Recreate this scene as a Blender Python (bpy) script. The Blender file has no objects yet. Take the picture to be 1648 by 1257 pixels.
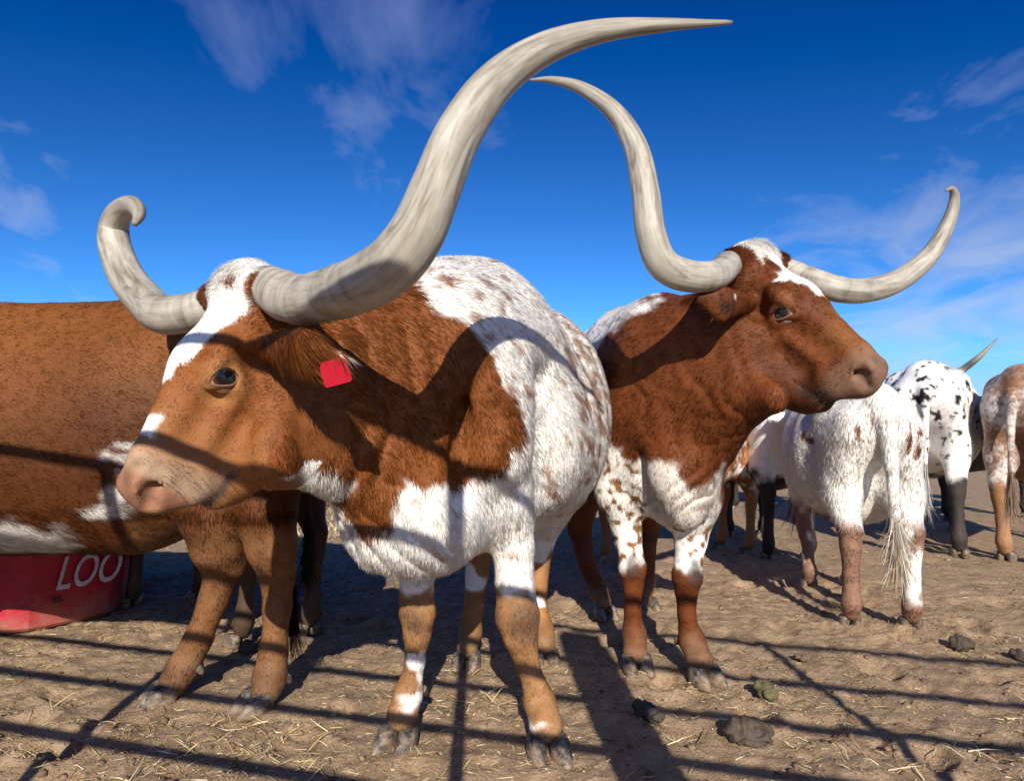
import bpy, math, os
import numpy as np
from math import sin, cos, radians, pi
rng = np.random.default_rng(7)
COARSE = 1.0; FUR = 1.0
C = bpy.context.scene.collection
sc = bpy.context.scene

# ---------------------------------------------------------------- camera, sky, sun, exposure
FPX, CX, CY, HOR, CAMH = 1099.0, 824.0, 628.5, 697.0, 0.955
PITCH = math.atan((HOR - CY) / FPX)
cam = bpy.data.cameras.new('camera'); camo = bpy.data.objects.new('camera', cam); C.objects.link(camo)
cam.sensor_width = 36.0; cam.lens = FPX / 1648.0 * 36.0; cam.clip_end = 3000; cam.clip_start = 0.02
camo.location = (0, 0, CAMH); camo.rotation_euler = (pi / 2 + PITCH, 0, 0)
cam.dof.use_dof = True; cam.dof.focus_distance = 1.75; cam.dof.aperture_fstop = 10.0
sc.camera = camo
SUN_EL, SUN_AZ = radians(27.0), math.atan2(0.05, -1.0)      # azimuth clockwise from +Y
SUNV = np.array([sin(SUN_AZ) * cos(SUN_EL), cos(SUN_AZ) * cos(SUN_EL), sin(SUN_EL)])
w = bpy.data.worlds.new('World'); sc.world = w; w.use_nodes = True
sun = bpy.data.lights.new('sun', 'SUN'); suno = bpy.data.objects.new('sun', sun); C.objects.link(suno)
sun.energy = 5.0; sun.angle = radians(0.45); sun.color = (1.0, 0.93, 0.82)
from mathutils import Vector, Matrix
suno.rotation_euler = Vector(SUNV).to_track_quat('Z', 'Y').to_euler(); suno.location = (0, -6, 8)
sc.view_settings.view_transform = 'Standard'; sc.view_settings.look = 'None'
sc.view_settings.exposure = 0.42; sc.view_settings.gamma = 1.0
sc.cycles.max_bounces = 6; sc.cycles.diffuse_bounces = 3; sc.cycles.use_denoising = True

class NT:
    """tiny node-tree helper"""
    def __init__(s, tree): s.t = tree; s.n = tree.nodes; s.l = tree.links
    def add(s, typ, **kw):
        nd = s.n.new(typ)
        for k, v in kw.items():
            if k.startswith('i_'):
                key = k[2:]; key = int(key) if key.isdigit() else key.replace('_', ' ')
                sock = nd.inputs[key]
                if hasattr(v, 'is_output'): s.l.new(v, sock)
                else: sock.default_value = v
            else: setattr(nd, k, v)
        return nd
    def math(s, op, a, b=0.0, clamp=False):
        nd = s.n.new('ShaderNodeMath'); nd.operation = op; nd.use_clamp = clamp
        for i, v in enumerate((a, b)):
            if hasattr(v, 'is_output'): s.l.new(v, nd.inputs[i])
            else: nd.inputs[i].default_value = v
        return nd.outputs[0]
    def mix(s, fac, a, b, mode='MIX'):
        nd = s.n.new('ShaderNodeMix'); nd.data_type = 'RGBA'; nd.blend_type = mode
        for i, v in ((0, fac), (6, a), (7, b)):
            if hasattr(v, 'is_output'): s.l.new(v, nd.inputs[i])
            else: nd.inputs[i].default_value = v if not isinstance(v, tuple) else (*v, 1)[:4]
        return nd.outputs[2]
    def noise(s, vec, scale, detail=4, rough=.55, dist=0.0):
        nd = s.n.new('ShaderNodeTexNoise'); nd.inputs['Scale'].default_value = scale
        nd.inputs['Detail'].default_value = detail; nd.inputs['Roughness'].default_value = rough; nd.inputs['Distortion'].default_value = dist
        if vec is not None: s.l.new(vec, nd.inputs['Vector'])
        return nd.outputs['Fac']
    def ramp(s, fac, stops):
        nd = s.n.new('ShaderNodeValToRGB'); s.l.new(fac, nd.inputs[0]); e = nd.color_ramp.elements
        while len(e) < len(stops): e.new(0.5)
        for el, (p, c) in zip(e, stops):
            el.position = p; el.color = (*c, 1) if isinstance(c, tuple) else (c, c, c, 1)
        return nd.outputs['Color']

def P(px, py, Y):
    """point at photo direction (px, py) and distance Y along the ground"""
    cx = (px - CX) / FPX; cy = (CY - py) / FPX
    dy = cos(PITCH) - sin(PITCH) * cy; dz = sin(PITCH) + cos(PITCH) * cy
    k = Y / dy
    return np.array([cx * k, Y, CAMH + dz * k])
def G(px, py, z=0.0):
    cx = (px - CX) / FPX; cy = (CY - py) / FPX
    dy = cos(PITCH) - sin(PITCH) * cy; dz = sin(PITCH) + cos(PITCH) * cy
    k = (z - CAMH) / dz
    return np.array([cx * k, dy * k, z])

def build_world():
    t = NT(w.node_tree); t.n.clear()
    sky = t.add('ShaderNodeTexSky', sky_type='NISHITA', sun_disc=False, sun_elevation=SUN_EL, sun_rotation=SUN_AZ,
                altitude=100.0, air_density=0.72, dust_density=0.5, ozone_density=8.5)
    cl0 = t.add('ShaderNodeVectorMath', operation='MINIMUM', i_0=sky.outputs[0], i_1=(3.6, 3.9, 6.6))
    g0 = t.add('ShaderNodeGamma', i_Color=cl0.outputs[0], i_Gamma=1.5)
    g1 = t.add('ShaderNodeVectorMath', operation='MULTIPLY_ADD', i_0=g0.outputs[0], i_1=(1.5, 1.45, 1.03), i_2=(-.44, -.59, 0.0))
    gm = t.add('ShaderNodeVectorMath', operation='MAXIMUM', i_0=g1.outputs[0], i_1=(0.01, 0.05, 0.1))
    tc = t.add('ShaderNodeTexCoord')
    d = tc.outputs['Generated']
    sep = t.add('ShaderNodeSeparateXYZ', i_0=d)
    zz = t.math('ADD', sep.outputs[2], 0.22)
    pl = t.add('ShaderNodeCombineXYZ', i_0=t.math('DIVIDE', sep.outputs[0], zz), i_1=t.math('DIVIDE', sep.outputs[1], zz), i_2=0.0)
    mp = t.add('ShaderNodeMapping', i_0=pl.outputs[0], i_3=(1.25, 0.95, 1.0)); mp.inputs['Location'].default_value = (0.35, 3.1, 0)
    n1 = t.noise(mp.outputs[0], 2.6, 9, .62, .5)
    n2 = t.noise(mp.outputs[0], 0.85, 3, .5, .3)
    spots = 0.0
    for (px, py, rad, amp) in ((395, 40, .075, .95), (650, 30, .115, .9), (590, 185, .075, .75), (690, 130, .08, .7), (45, 335, .07, .62), (120, 400, .05, .3),
                               (1560, 395, .15, .9), (1480, 500, .16, .85), (1610, 330, .09, .7), (1390, 430, .07, .4), (1640, 480, .16, .8)):
        v = P(px, py, 1.0) - np.array([0, 0, CAMH]); v = v / np.linalg.norm(v)
        dist = t.add('ShaderNodeVectorMath', operation='DISTANCE', i_0=d, i_1=tuple(v))
        g = t.math('MULTIPLY', t.math('SUBTRACT', 1.0, t.math('DIVIDE', dist.outputs['Value'], rad * 1.7), True), amp)
        spots = t.math('MAXIMUM', spots, g) if not isinstance(spots, float) else g
    wide = t.math('MULTIPLY', t.math('SUBTRACT', n2, 0.66, True), 3.0)
    dens = t.math('ADD', t.math('ADD', t.math('MULTIPLY', spots, .95), wide), t.math('MULTIPLY', t.math('SUBTRACT', n1, 0.5), 2.1))
    cl = t.math('MULTIPLY', t.math('SUBTRACT', dens, 0.36, True), 1.55)
    cl = t.math('MULTIPLY', t.math('POWER', t.math('MINIMUM', cl, 1.0), 0.9), 0.62)
    cl = t.math('MULTIPLY', cl, t.math('GREATER_THAN', sep.outputs[2], 0.0))
    # thin cirrus: brighter near the horizon, dimmer higher up, like the air it is seen through
    lum = t.mix(t.math('MULTIPLY', sep.outputs[2], 2.0, True), (10.0, 11.5, 14.0), (2.9, 4.0, 8.4))
    col = t.mix(cl, gm.outputs[0], lum)
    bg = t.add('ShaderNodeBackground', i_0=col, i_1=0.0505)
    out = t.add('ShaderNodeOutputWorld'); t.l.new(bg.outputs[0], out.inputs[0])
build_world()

# ---------------------------------------------------------------- numeric helpers
def _hash(ix, iy, iz, seed):
    h = (ix.astype(np.uint32) * np.uint32(374761393) + iy.astype(np.uint32) * np.uint32(668265263)
         + iz.astype(np.uint32) * np.uint32(2246822519) + np.uint32((seed * 3266489917) & 0xffffffff))
    h = (h ^ (h >> np.uint32(13))) * np.uint32(1274126177)
    h = h ^ (h >> np.uint32(16))
    return (h & np.uint32(0xffffff)).astype(np.float32) / np.float32(0xffffff)
def vnoise(p, freq, seed=0):
    q = np.asarray(p, np.float32) * np.float32(freq) if np.isscalar(freq) else np.asarray(p, np.float32) * np.asarray(freq, np.float32)
    i = np.floor(q); f = q - i; f = f * f * (3 - 2 * f); i = i.astype(np.int32)
    r = 0
    for dx in (0, 1):
        wx = f[:, 0] if dx else 1 - f[:, 0]
        for dy in (0, 1):
            wy = f[:, 1] if dy else 1 - f[:, 1]
            for dz in (0, 1):
                wz = f[:, 2] if dz else 1 - f[:, 2]
                r = r + wx * wy * wz * _hash(i[:, 0] + dx, i[:, 1] + dy, i[:, 2] + dz, seed)
    return r
def fbm(p, freq, octs=3, seed=0):
    p = np.asarray(p, np.float32); a = 0; amp = .5; tot = 0
    fr = np.asarray(freq, np.float32) * np.ones(3, np.float32)
    for o in range(octs):
        a = a + amp * vnoise(p + 13.7 * o, fr, seed + o); tot += amp; amp *= .5; fr = fr * 2.03
    return a / tot
def sstep(a, b, x):
    t = np.clip((x - a) / (b - a), 0, 1); return t * t * (3 - 2 * t)
def nrm(v): v = np.asarray(v, float); return v / np.linalg.norm(v)

class Sdf:
    """smooth union of tapered elliptical limbs; sampled on a grid into ONE continuous skin"""
    def __init__(s): s.pr = []; s.xf = None
    def limb(s, a, b, ra, rb=None, k=.05, up=(0, 0, 1), flow=None, op=1):
        a = np.asarray(a, float); b = np.asarray(b, float)
        rb = ra if rb is None else rb
        ra = np.array(ra if hasattr(ra, '__len__') else (ra, ra), float); rb = np.array(rb if hasattr(rb, '__len__') else (rb, rb), float)
        up = np.asarray(up, float)
        if s.xf is not None:
            R, sc_, t = s.xf[:3]; zs = np.array([1, 1, s.xf[3] if len(s.xf) > 3 else 1.0]); ra = ra * (1, zs[2]); rb = rb * (1, zs[2]); a = R @ (a * zs * sc_) + t; b = R @ (b * zs * sc_) + t; up = R @ up; ra = ra * sc_; rb = rb * sc_; k = k * sc_
            if flow is not None: flow = R @ np.asarray(flow, float)
        ab = b - a; L = np.linalg.norm(ab)
        u = ab / L if L > 1e-6 else nrm(np.cross(up, (0.31, .9, .2)))
        v = up - u * (up @ u)
        if np.linalg.norm(v) < 1e-3: v = np.array([0, 1.0, 0]) - u * u[1]
        v = nrm(v); wv = np.cross(u, v)
        s.pr.append(dict(a=a, ab=ab, L=L, M=np.stack([u, wv, v]), ra=ra, rb=rb, k=k, op=op, flow=None if flow is None else nrm(flow)))
    def ball(s, c, r, k=.03, op=1, flow=None, ax=(1, 0, 0), up=(0, 0, 1)):
        """ellipsoid: r scalar or (along ax, lateral, up)"""
        r = np.array(r if hasattr(r, '__len__') else (r, r, r), float); c = np.asarray(c, float); ax = np.asarray(ax, float); up = np.asarray(up, float)
        if s.xf is not None:
            R, sc_, t = s.xf[:3]; zs = np.array([1, 1, s.xf[3] if len(s.xf) > 3 else 1.0]); c = R @ (c * zs * sc_) + t; ax = R @ ax; up = R @ up; r = r * sc_; k = k * sc_
            if flow is not None: flow = R @ np.asarray(flow, float)
        u = nrm(ax); v = nrm(up - u * (up @ u)); wv = np.cross(u, v)
        s.pr.append(dict(a=c, ab=np.zeros(3), L=0, M=np.stack([u, wv, v]), r3=r, ra=r[1:], rb=r[1:], k=k, op=op, flow=None if flow is None else nrm(flow)))
    @staticmethod
    def dist(q, p):
        d = p - q['a'].astype(np.float32)
        if q['L'] > 1e-6:
            t = np.clip((d @ q['ab'].astype(np.float32)) / np.float32(q['L'] ** 2), 0, 1)
            d = d - t[:, None] * q['ab'].astype(np.float32)
            lat = q['ra'][0] + (q['rb'][0] - q['ra'][0]) * t; ver = q['ra'][1] + (q['rb'][1] - q['ra'][1]) * t
            r = np.stack([(lat + ver) * .5, lat, ver], 1).astype(np.float32)
        else: r = q['r3'].astype(np.float32)[None]
        l = d @ q['M'].T.astype(np.float32)
        k0 = np.sqrt(((l / r) ** 2).sum(1)); k1 = np.sqrt(((l / (r * r)) ** 2).sum(1))
        return np.where(k1 > 1e-6, k0 * (k0 - 1) / np.maximum(k1, 1e-6), -r.min(1))
    def eval(s, p, cull=None):
        p = p.astype(np.float32); D = np.full(len(p), 9.0, np.float32)
        for q in s.pr:
            d = s.dist(q, p); k = np.float32(q['k'])
            if q['op'] > 0:
                h = np.maximum(k - np.abs(D - d), 0) / k; D = np.minimum(D, d) - h * h * k * .25
            else:
                d = -d; h = np.maximum(k - np.abs(D - d), 0) / k; D = np.maximum(D, d) + h * h * k * .25
        return D
    def bounds(s):
        lo = np.full(3, 1e9); hi = -lo
        for q in s.pr:
            if q['op'] < 0: continue
            m = max(q['ra'].max(), q['rb'].max(), q['r3'].max() if 'r3' in q else 0)
            for e in (q['a'], q['a'] + q['ab']): lo = np.minimum(lo, e - m); hi = np.maximum(hi, e + m)
        return lo, hi
    def mesh(s, h):
        lo, hi = s.bounds(); B = 8; lo = lo - 3 * h; n = np.ceil((hi + 3 * h - lo) / (h * B)).astype(int)
        ctr = np.stack(np.meshgrid(*[np.arange(m) for m in n], indexing='ij'), -1).reshape(-1, 3)
        cc = lo + (ctr * B + B / 2) * h
        dc = s.eval(cc); hd = h * B * .87
        act = np.abs(dc) < hd * 1.5 + .02
        N = n * B + 1
        vol = np.repeat(np.repeat(np.repeat(dc.reshape(n), B, 0), B, 1), B, 2)
        vol = np.pad(vol, ((0, 1),) * 3, mode='edge').astype(np.float32)
        off = np.stack(np.meshgrid(*[np.arange(B + 1)] * 3, indexing='ij'), -1).reshape(-1, 3)
        ab = ctr[act]; bc = cc[act].astype(np.float32)
        D = np.full((len(ab), len(off)), 9.0, np.float32)
        pts = (lo + (ab[:, None, :] * B + off[None]) * h).astype(np.float32)
        for q in s.pr:
            near = np.nonzero(s.dist(q, bc) < hd * 1.8 + q['k'] + .03)[0]
            if len(near) == 0: continue
            d = s.dist(q, pts[near].reshape(-1, 3)).reshape(len(near), -1); k = np.float32(q['k']); cur = D[near]
            if q['op'] > 0:
                hh = np.maximum(k - np.abs(cur - d), 0) / k; D[near] = np.minimum(cur, d) - hh * hh * k * .25
            else:
                d = -d; hh = np.maximum(k - np.abs(cur - d), 0) / k; D[near] = np.maximum(cur, d) + hh * hh * k * .25
        gi = ab[:, None, :] * B + off[None]
        vol[gi[..., 0], gi[..., 1], gi[..., 2]] = D
        return surface_nets(vol, lo, h)
    def flow(s, p, default=(0, .6, -.8)):
        W = np.full(len(p), 1e-4, np.float32); V = np.outer(W, np.asarray(default, np.float32))
        for q in s.pr:
            if q['op'] < 0 or q['flow'] is None: continue
            wgt = np.exp(-np.maximum(s.dist(q, p.astype(np.float32)), -.02) / .025).astype(np.float32)
            V += wgt[:, None] * q['flow'].astype(np.float32); W += wgt
        return V / W[:, None]

def surface_nets(vol, lo, h):
    ins = vol < 0
    c = [ins[dx:ins.shape[0] - 1 + dx, dy:ins.shape[1] - 1 + dy, dz:ins.shape[2] - 1 + dz] for dx in (0, 1) for dy in (0, 1) for dz in (0, 1)]
    allin = c[0].copy(); anyin = c[0].copy()
    for x in c[1:]: allin &= x; anyin |= x
    act = anyin & ~allin
    I = np.stack(np.nonzero(act), 1); idx = np.full(act.shape, -1, np.int32); idx[act] = np.arange(len(I), dtype=np.int32)
    offs = np.array([(dx, dy, dz) for dx in (0, 1) for dy in (0, 1) for dz in (0, 1)])
    val = np.stack([vol[I[:, 0] + o[0], I[:, 1] + o[1], I[:, 2] + o[2]] for o in offs], 1)
    acc = np.zeros((len(I), 3), np.float32); cnt = np.zeros(len(I), np.float32)
    for i in range(8):
        for j in range(i + 1, 8):
            if np.abs(offs[i] - offs[j]).sum() != 1: continue
            x = (val[:, i] < 0) != (val[:, j] < 0)
            t = np.where(x, val[:, i] / np.where(x, val[:, i] - val[:, j], 1), 0)
            pt = offs[i] + t[:, None] * (offs[j] - offs[i])
            acc += np.where(x[:, None], pt, 0); cnt += x
    V = lo + (I + acc / cnt[:, None]) * h
    Q = []
    for ax in range(3):
        sl0 = [slice(1, -1)] * 3; sl1 = [slice(1, -1)] * 3; sl0[ax] = slice(0, -1); sl1[ax] = slice(1, None)
        a = ins[tuple(sl0)]; b = ins[tuple(sl1)]
        E = np.stack(np.nonzero(a != b), 1)
        if len(E) == 0: continue
        inside_first = a[tuple(E.T)]
        E = E + 1; E[:, ax] -= 1
        u, v = [(1, 2), (2, 0), (0, 1)][ax]
        def cell(du, dv):
            k = E.copy(); k[:, u] += du; k[:, v] += dv; return idx[k[:, 0], k[:, 1], k[:, 2]]
        q = np.stack([cell(-1, -1), cell(0, -1), cell(0, 0), cell(-1, 0)], 1)
        q[~inside_first] = q[~inside_first][:, ::-1]
        Q.append(q)
    return V.astype(np.float32), np.concatenate(Q)

def smooth(V, Q, it=2, lam=.5):
    e = np.concatenate([Q[:, [0, 1]], Q[:, [1, 2]], Q[:, [2, 3]], Q[:, [3, 0]]])
    for _ in range(it):
        acc = np.zeros_like(V); cnt = np.zeros(len(V), np.float32)
        for k in range(3): acc[:, k] = np.bincount(e[:, 0], V[e[:, 1], k], len(V)) + np.bincount(e[:, 1], V[e[:, 0], k], len(V))
        cnt = np.bincount(e[:, 0], minlength=len(V)) + np.bincount(e[:, 1], minlength=len(V))
        V = V + lam * (acc / np.maximum(cnt, 1)[:, None] - V)
    return V
def vnormals(V, Q):
    n = np.cross(V[Q[:, 2]] - V[Q[:, 0]], V[Q[:, 3]] - V[Q[:, 1]]); N = np.zeros_like(V)
    for k in range(4):
        for c in range(3): N[:, c] += np.bincount(Q[:, k], n[:, c], len(V))
    return N / np.maximum(np.linalg.norm(N, axis=1, keepdims=True), 1e-9)

# ---------------------------------------------------------------- object helpers
def mesh_obj(name, V, F, mat, parent=None, col=None, smooth_=True, nrmls=None, loc=None, attrs=None):
    """one mesh object; V are world positions, moved into the frame of the parent (an Empty at the thing's base)"""
    me = bpy.data.meshes.new(name)
    o = np.zeros(3)
    if parent is not None: o = np.array(parent.get('_o', (0, 0, 0)), float)
    if loc is not None: o = np.asarray(loc, float)
    V = np.asarray(V, np.float32) - o.astype(np.float32)
    if isinstance(F, np.ndarray):
        m = F.shape[1]; me.vertices.add(len(V)); me.vertices.foreach_set('co', V.ravel())
        me.loops.add(F.size); me.loops.foreach_set('vertex_index', F.ravel().astype(np.int32))
        me.polygons.add(len(F)); me.polygons.foreach_set('loop_start', np.arange(0, F.size, m, dtype=np.int32))
        me.update(calc_edges=True)
    else: me.from_pydata(V.tolist(), [], F)
    if col is not None:
        at = me.color_attributes.new('Col', 'FLOAT_COLOR', 'POINT')
        at.data.foreach_set('color', np.concatenate([col, np.ones((len(col), 1))], 1).astype(np.float32).ravel())
    for k, v in (attrs or {}).items():
        at = me.attributes.new(k, 'FLOAT_VECTOR', 'POINT'); at.data.foreach_set('vector', np.asarray(v, np.float32).ravel())
    if smooth_: me.polygons.foreach_set('use_smooth', np.ones(len(me.polygons), bool))
    if nrmls is not None: me.normals_split_custom_set_from_vertices(nrmls.astype(np.float32))
    me.materials.append(mat)
    ob = bpy.data.objects.new(name, me); C.objects.link(ob)
    if parent is not None: ob.parent = parent
    elif loc is not None: ob.location = loc
    return ob
def thing(name, label, cat, loc, group=None):
    o = bpy.data.objects.new(name, None); C.objects.link(o); o.location = loc; o.empty_display_size = .1
    o['label'] = label; o['category'] = cat; o['_o'] = [float(x) for x in loc]
    if group: o['group'] = group
    return o
def tag(o, label=None, cat=None, group=None, kind=None):
    for k, v in (('label', label), ('category', cat), ('group', group), ('kind', kind)):
        if v: o[k] = v
    return o
def catmull(pts, n):
    p = np.asarray(pts, float); p = np.concatenate([[2 * p[0] - p[1]], p, [2 * p[-1] - p[-2]]])
    m = len(p) - 3; t = np.linspace(0, m, n); i = np.minimum(t.astype(int), m - 1); f = (t - i)[:, None]
    a, b, c, d = p[i], p[i + 1], p[i + 2], p[i + 3]
    return .5 * (2 * b + (c - a) * f + (2 * a - 5 * b + 4 * c - d) * f ** 2 + (3 * b - a - 3 * c + d) * f ** 3)
def sweep(path, rad, seg=16, cap=True, ry=None):
    """tube along a path; returns V, F(list), t, angle"""
    path = np.asarray(path, float); n = len(path); T = np.gradient(path, axis=0); T /= np.linalg.norm(T, axis=1, keepdims=True)
    u = nrm(np.cross(T[0], (0.3, .2, .9))); V = []; ang = np.linspace(0, 2 * pi, seg, endpoint=False)
    for i in range(n):
        u = nrm(u - T[i] * (u @ T[i])); v = np.cross(T[i], u)
        r = rad[i] if np.ndim(rad[i]) else np.full(seg, rad[i])
        V.append(path[i] + np.cos(ang)[:, None] * u * r[:, None] + np.sin(ang)[:, None] * v * r[:, None] * (1 if ry is None else ry))
    V = np.concatenate(V); F = []
    for i in range(n - 1):
        for j in range(seg):
            a = i * seg + j; b = i * seg + (j + 1) % seg; F.append((a, b, b + seg, a + seg))
    if cap: F.append(tuple(range(seg - 1, -1, -1))); F.append(tuple((n - 1) * seg + j for j in range(seg)))
    return V, F

# ---------------------------------------------------------------- materials
def mat(name):
    m = bpy.data.materials.new(name); m.use_nodes = True; t = NT(m.node_tree)
    return m, t, t.n['Principled BSDF']
def simple(name, rgb, rough=.6, metal=0.0, var=.15, scale=20, bump=.2, bscale=60, spec=.4):
    m, t, b = mat(name); tc = t.add('ShaderNodeTexCoord').outputs['Object']
    n = t.noise(tc, scale, 5)
    lo = tuple(x * (1 - var) for x in rgb); hi = tuple(min(1, x * (1 + var)) for x in rgb)
    t.l.new(t.ramp(n, [(.3, lo), (.7, hi)]), b.inputs['Base Color'])
    b.inputs['Roughness'].default_value = rough; b.inputs['Metallic'].default_value = metal; b.inputs['Specular IOR Level'].default_value = spec
    if bump:
        bp = t.add('ShaderNodeBump', i_Strength=bump, i_Distance=.004, i_Height=t.noise(tc, bscale, 4)); t.l.new(bp.outputs[0], b.inputs['Normal'])
    return m
def coat_material(name, bump=.5):
    m, t, b = mat(name)
    at = t.add('ShaderNodeAttribute', attribute_name='Col'); geo = t.add('ShaderNodeTexCoord').outputs['Object']
    n = t.noise(geo, 240, 3, .6); n2 = t.noise(geo, 35, 3, .6)
    k = t.math('ADD', t.math('MULTIPLY', n, .55), t.math('MULTIPLY', n2, .45))
    v = t.math('ADD', t.math('MULTIPLY', k, .9), .55)
    vv = t.add('ShaderNodeCombineXYZ', i_0=v, i_1=v, i_2=v)
    col = t.mix(1.0, at.outputs['Color'], vv.outputs[0], 'MULTIPLY')
    t.l.new(col, b.inputs['Base Color']); b.inputs['Roughness'].default_value = .62; b.inputs['Specular IOR Level'].default_value = .22
    bp = t.add('ShaderNodeBump', i_Strength=bump, i_Distance=.006, i_Height=k); t.l.new(bp.outputs[0], b.inputs['Normal'])
    return m
def attr_material(name, rough=.55, spec=.25, trans=0.0):
    m, t, b = mat(name); at = t.add('ShaderNodeAttribute', attribute_name='Col')
    t.l.new(at.outputs['Color'], b.inputs['Base Color']); b.inputs['Roughness'].default_value = rough; b.inputs['Specular IOR Level'].default_value = spec
    return m
def fur_material():
    m, t, b = mat('fur'); at = t.add('ShaderNodeAttribute', attribute_name='Col')
    t.l.new(at.outputs['Color'], b.inputs['Base Color']); b.inputs['Roughness'].default_value = .6; b.inputs['Specular IOR Level'].default_value = .15
    tr = t.add('ShaderNodeBsdfTranslucent', i_Color=at.outputs['Color']); mx = t.add('ShaderNodeMixShader', i_0=.38)
    t.l.new(b.outputs[0], mx.inputs[1]); t.l.new(tr.outputs[0], mx.inputs[2]); t.l.new(mx.outputs[0], t.n['Material Output'].inputs[0])
    return m
def horn_material():
    m, t, b = mat('horn'); at = t.add('ShaderNodeAttribute', attribute_name='hv'); v = at.outputs['Vector']   # (cos a, sin a, length along the horn in metres)
    sp = t.add('ShaderNodeSeparateXYZ', i_0=v)
    mp = t.add('ShaderNodeMapping', i_0=v, i_3=(.9, .9, 3.2)); streak = t.noise(mp.outputs[0], 2.0, 7, .60, .8)
    mr = t.add('ShaderNodeMapping', i_0=v, i_3=(.35, .35, 30.0)); rings = t.noise(mr.outputs[0], 1.0, 3, .55, .6)
    tt = t.add('ShaderNodeAttribute', attribute_name='Col'); frac = t.add('ShaderNodeSeparateColor', i_0=tt.outputs['Color']).outputs[0]
    fine = t.noise(t.add('ShaderNodeMapping', i_0=v, i_3=(9, 9, 8)).outputs[0], 3.0, 5, .75)
    c1 = t.ramp(streak, [(.27, (.10, .085, .066)), (.38, (.23, .20, .155)), (.48, (.36, .325, .26)), (.60, (.47, .435, .36)), (.76, (.58, .55, .48))])
    c2 = t.ramp(rings, [(.32, (.12, .10, .078)), (.42, (.33, .295, .235)), (.52, (.48, .44, .37)), (.7, (.66, .62, .55))])
    basew = t.math('SUBTRACT', 1.0, t.math('MULTIPLY', frac, 2.4), True)
    col = t.mix(t.math('ADD', t.math('MULTIPLY', basew, .8), .08), c1, c2)
    tip = t.math('MULTIPLY', t.math('SUBTRACT', frac, .72, True), 2.2)
    col = t.mix(t.math('MINIMUM', tip, .6), col, (.2, .17, .13))
    col = t.mix(1.0, col, t.ramp(fine, [(.32, .78), (.6, 1.0)]), 'MULTIPLY')
    t.l.new(col, b.inputs['Base Color']); b.inputs['Roughness'].default_value = .42; b.inputs['Specular IOR Level'].default_value = .4
    hgt = t.math('ADD', t.math('MULTIPLY', rings, basew), t.math('MULTIPLY', t.math('ADD', streak, fine), .6))
    bp = t.add('ShaderNodeBump', i_Strength=.4, i_Distance=.005, i_Height=hgt); t.l.new(bp.outputs[0], b.inputs['Normal'])
    return m
def hoof_material():
    m, t, b = mat('hoof'); g = t.add('ShaderNodeTexCoord').outputs['Object']
    mp = t.add('ShaderNodeMapping', i_0=g, i_3=(34, 34, 40)); n = t.noise(mp.outputs[0], 1.0, 5, .7, .3); n2 = t.noise(g, 22, 3)
    c = t.ramp(n, [(.34, (.014, .013, .013)), (.46, (.055, .048, .042)), (.56, (.17, .13, .095)), (.7, (.32, .25, .185))])
    c = t.mix(t.math('MULTIPLY', t.math('SUBTRACT', n2, .55, True), 2.0, True), c, (.24, .17, .11))
    sz = t.add('ShaderNodeSeparateXYZ', i_0=g).outputs[2]; dust = t.math('SUBTRACT', t.math('ADD', t.math('MULTIPLY', t.noise(g, 30, 4), 2.2), -.55), t.math('MULTIPLY', sz, 12.0), True)
    c = t.mix(t.math('MULTIPLY', dust, .85), c, (.30, .205, .125))
    t.l.new(c, b.inputs['Base Color']); b.inputs['Roughness'].default_value = .6
    bp = t.add('ShaderNodeBump', i_Strength=.5, i_Distance=.004, i_Height=n); t.l.new(bp.outputs[0], b.inputs['Normal'])
    return m
M_COAT = coat_material('coat'); M_FUR = fur_material(); M_HORN = horn_material(); M_HOOF = hoof_material()
M_LID = attr_material('eyelid_skin', .6, .25)
def eye_material():
    m, t, b = mat('eye'); at = t.add('ShaderNodeAttribute', attribute_name='Col'); t.l.new(at.outputs['Color'], b.inputs['Base Color'])
    b.inputs['Roughness'].default_value = .04; b.inputs['Specular IOR Level'].default_value = .7; b.inputs['Coat Weight'].default_value = .6; b.inputs['Coat Roughness'].default_value = .02
    return m
M_EYE = eye_material()

# ---------------------------------------------------------------- animal kit
WHITE = np.array([.84, .81, .76]); BROWN = np.array([.185, .060, .0145]); DBROWN = np.array([.07, .022, .008]); TAN = np.array([.36, .17, .062])
BLACK = np.array([.016, .014, .014]); PINK = np.array([.27, .130, .075]); GREY = np.array([.22, .19, .17]); RED_BROWN = np.array([.135, .037, .0095])
def rot(yaw, pitch, roll):
    y, p_, r = radians(yaw), radians(pitch), radians(roll)
    Rz = np.array([[cos(y), -sin(y), 0], [sin(y), cos(y), 0], [0, 0, 1]]); Ry = np.array([[cos(p_), 0, sin(p_)], [0, 1, 0], [-sin(p_), 0, cos(p_)]])
    Rx = np.array([[1, 0, 0], [0, cos(r), -sin(r)], [0, sin(r), cos(r)]])
    return Rz @ Ry @ Rx
EYE = np.array([.28, .104, -.066])
class Head:
    """head frame: x from poll to muzzle, y to the animal's left, z out of the forehead"""
    def __init__(s, R, k, eye_side, eye_world, zs=1.15):
        s.R, s.k, s.zs = R, k, np.array([1, 1, zs]); s.t = np.asarray(eye_world) - R @ (EYE * np.array([1, eye_side, 1]) * s.zs * k)
    def w(s, x, y, z): return s.R @ (np.array([x, y, z]) * s.zs * s.k) + s.t
    def l(s, p): return ((p - s.t.astype(np.float32)) @ s.R.astype(np.float32)) / (s.k * s.zs)
    def d(s, v): return s.R @ np.asarray(v, float)
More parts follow.
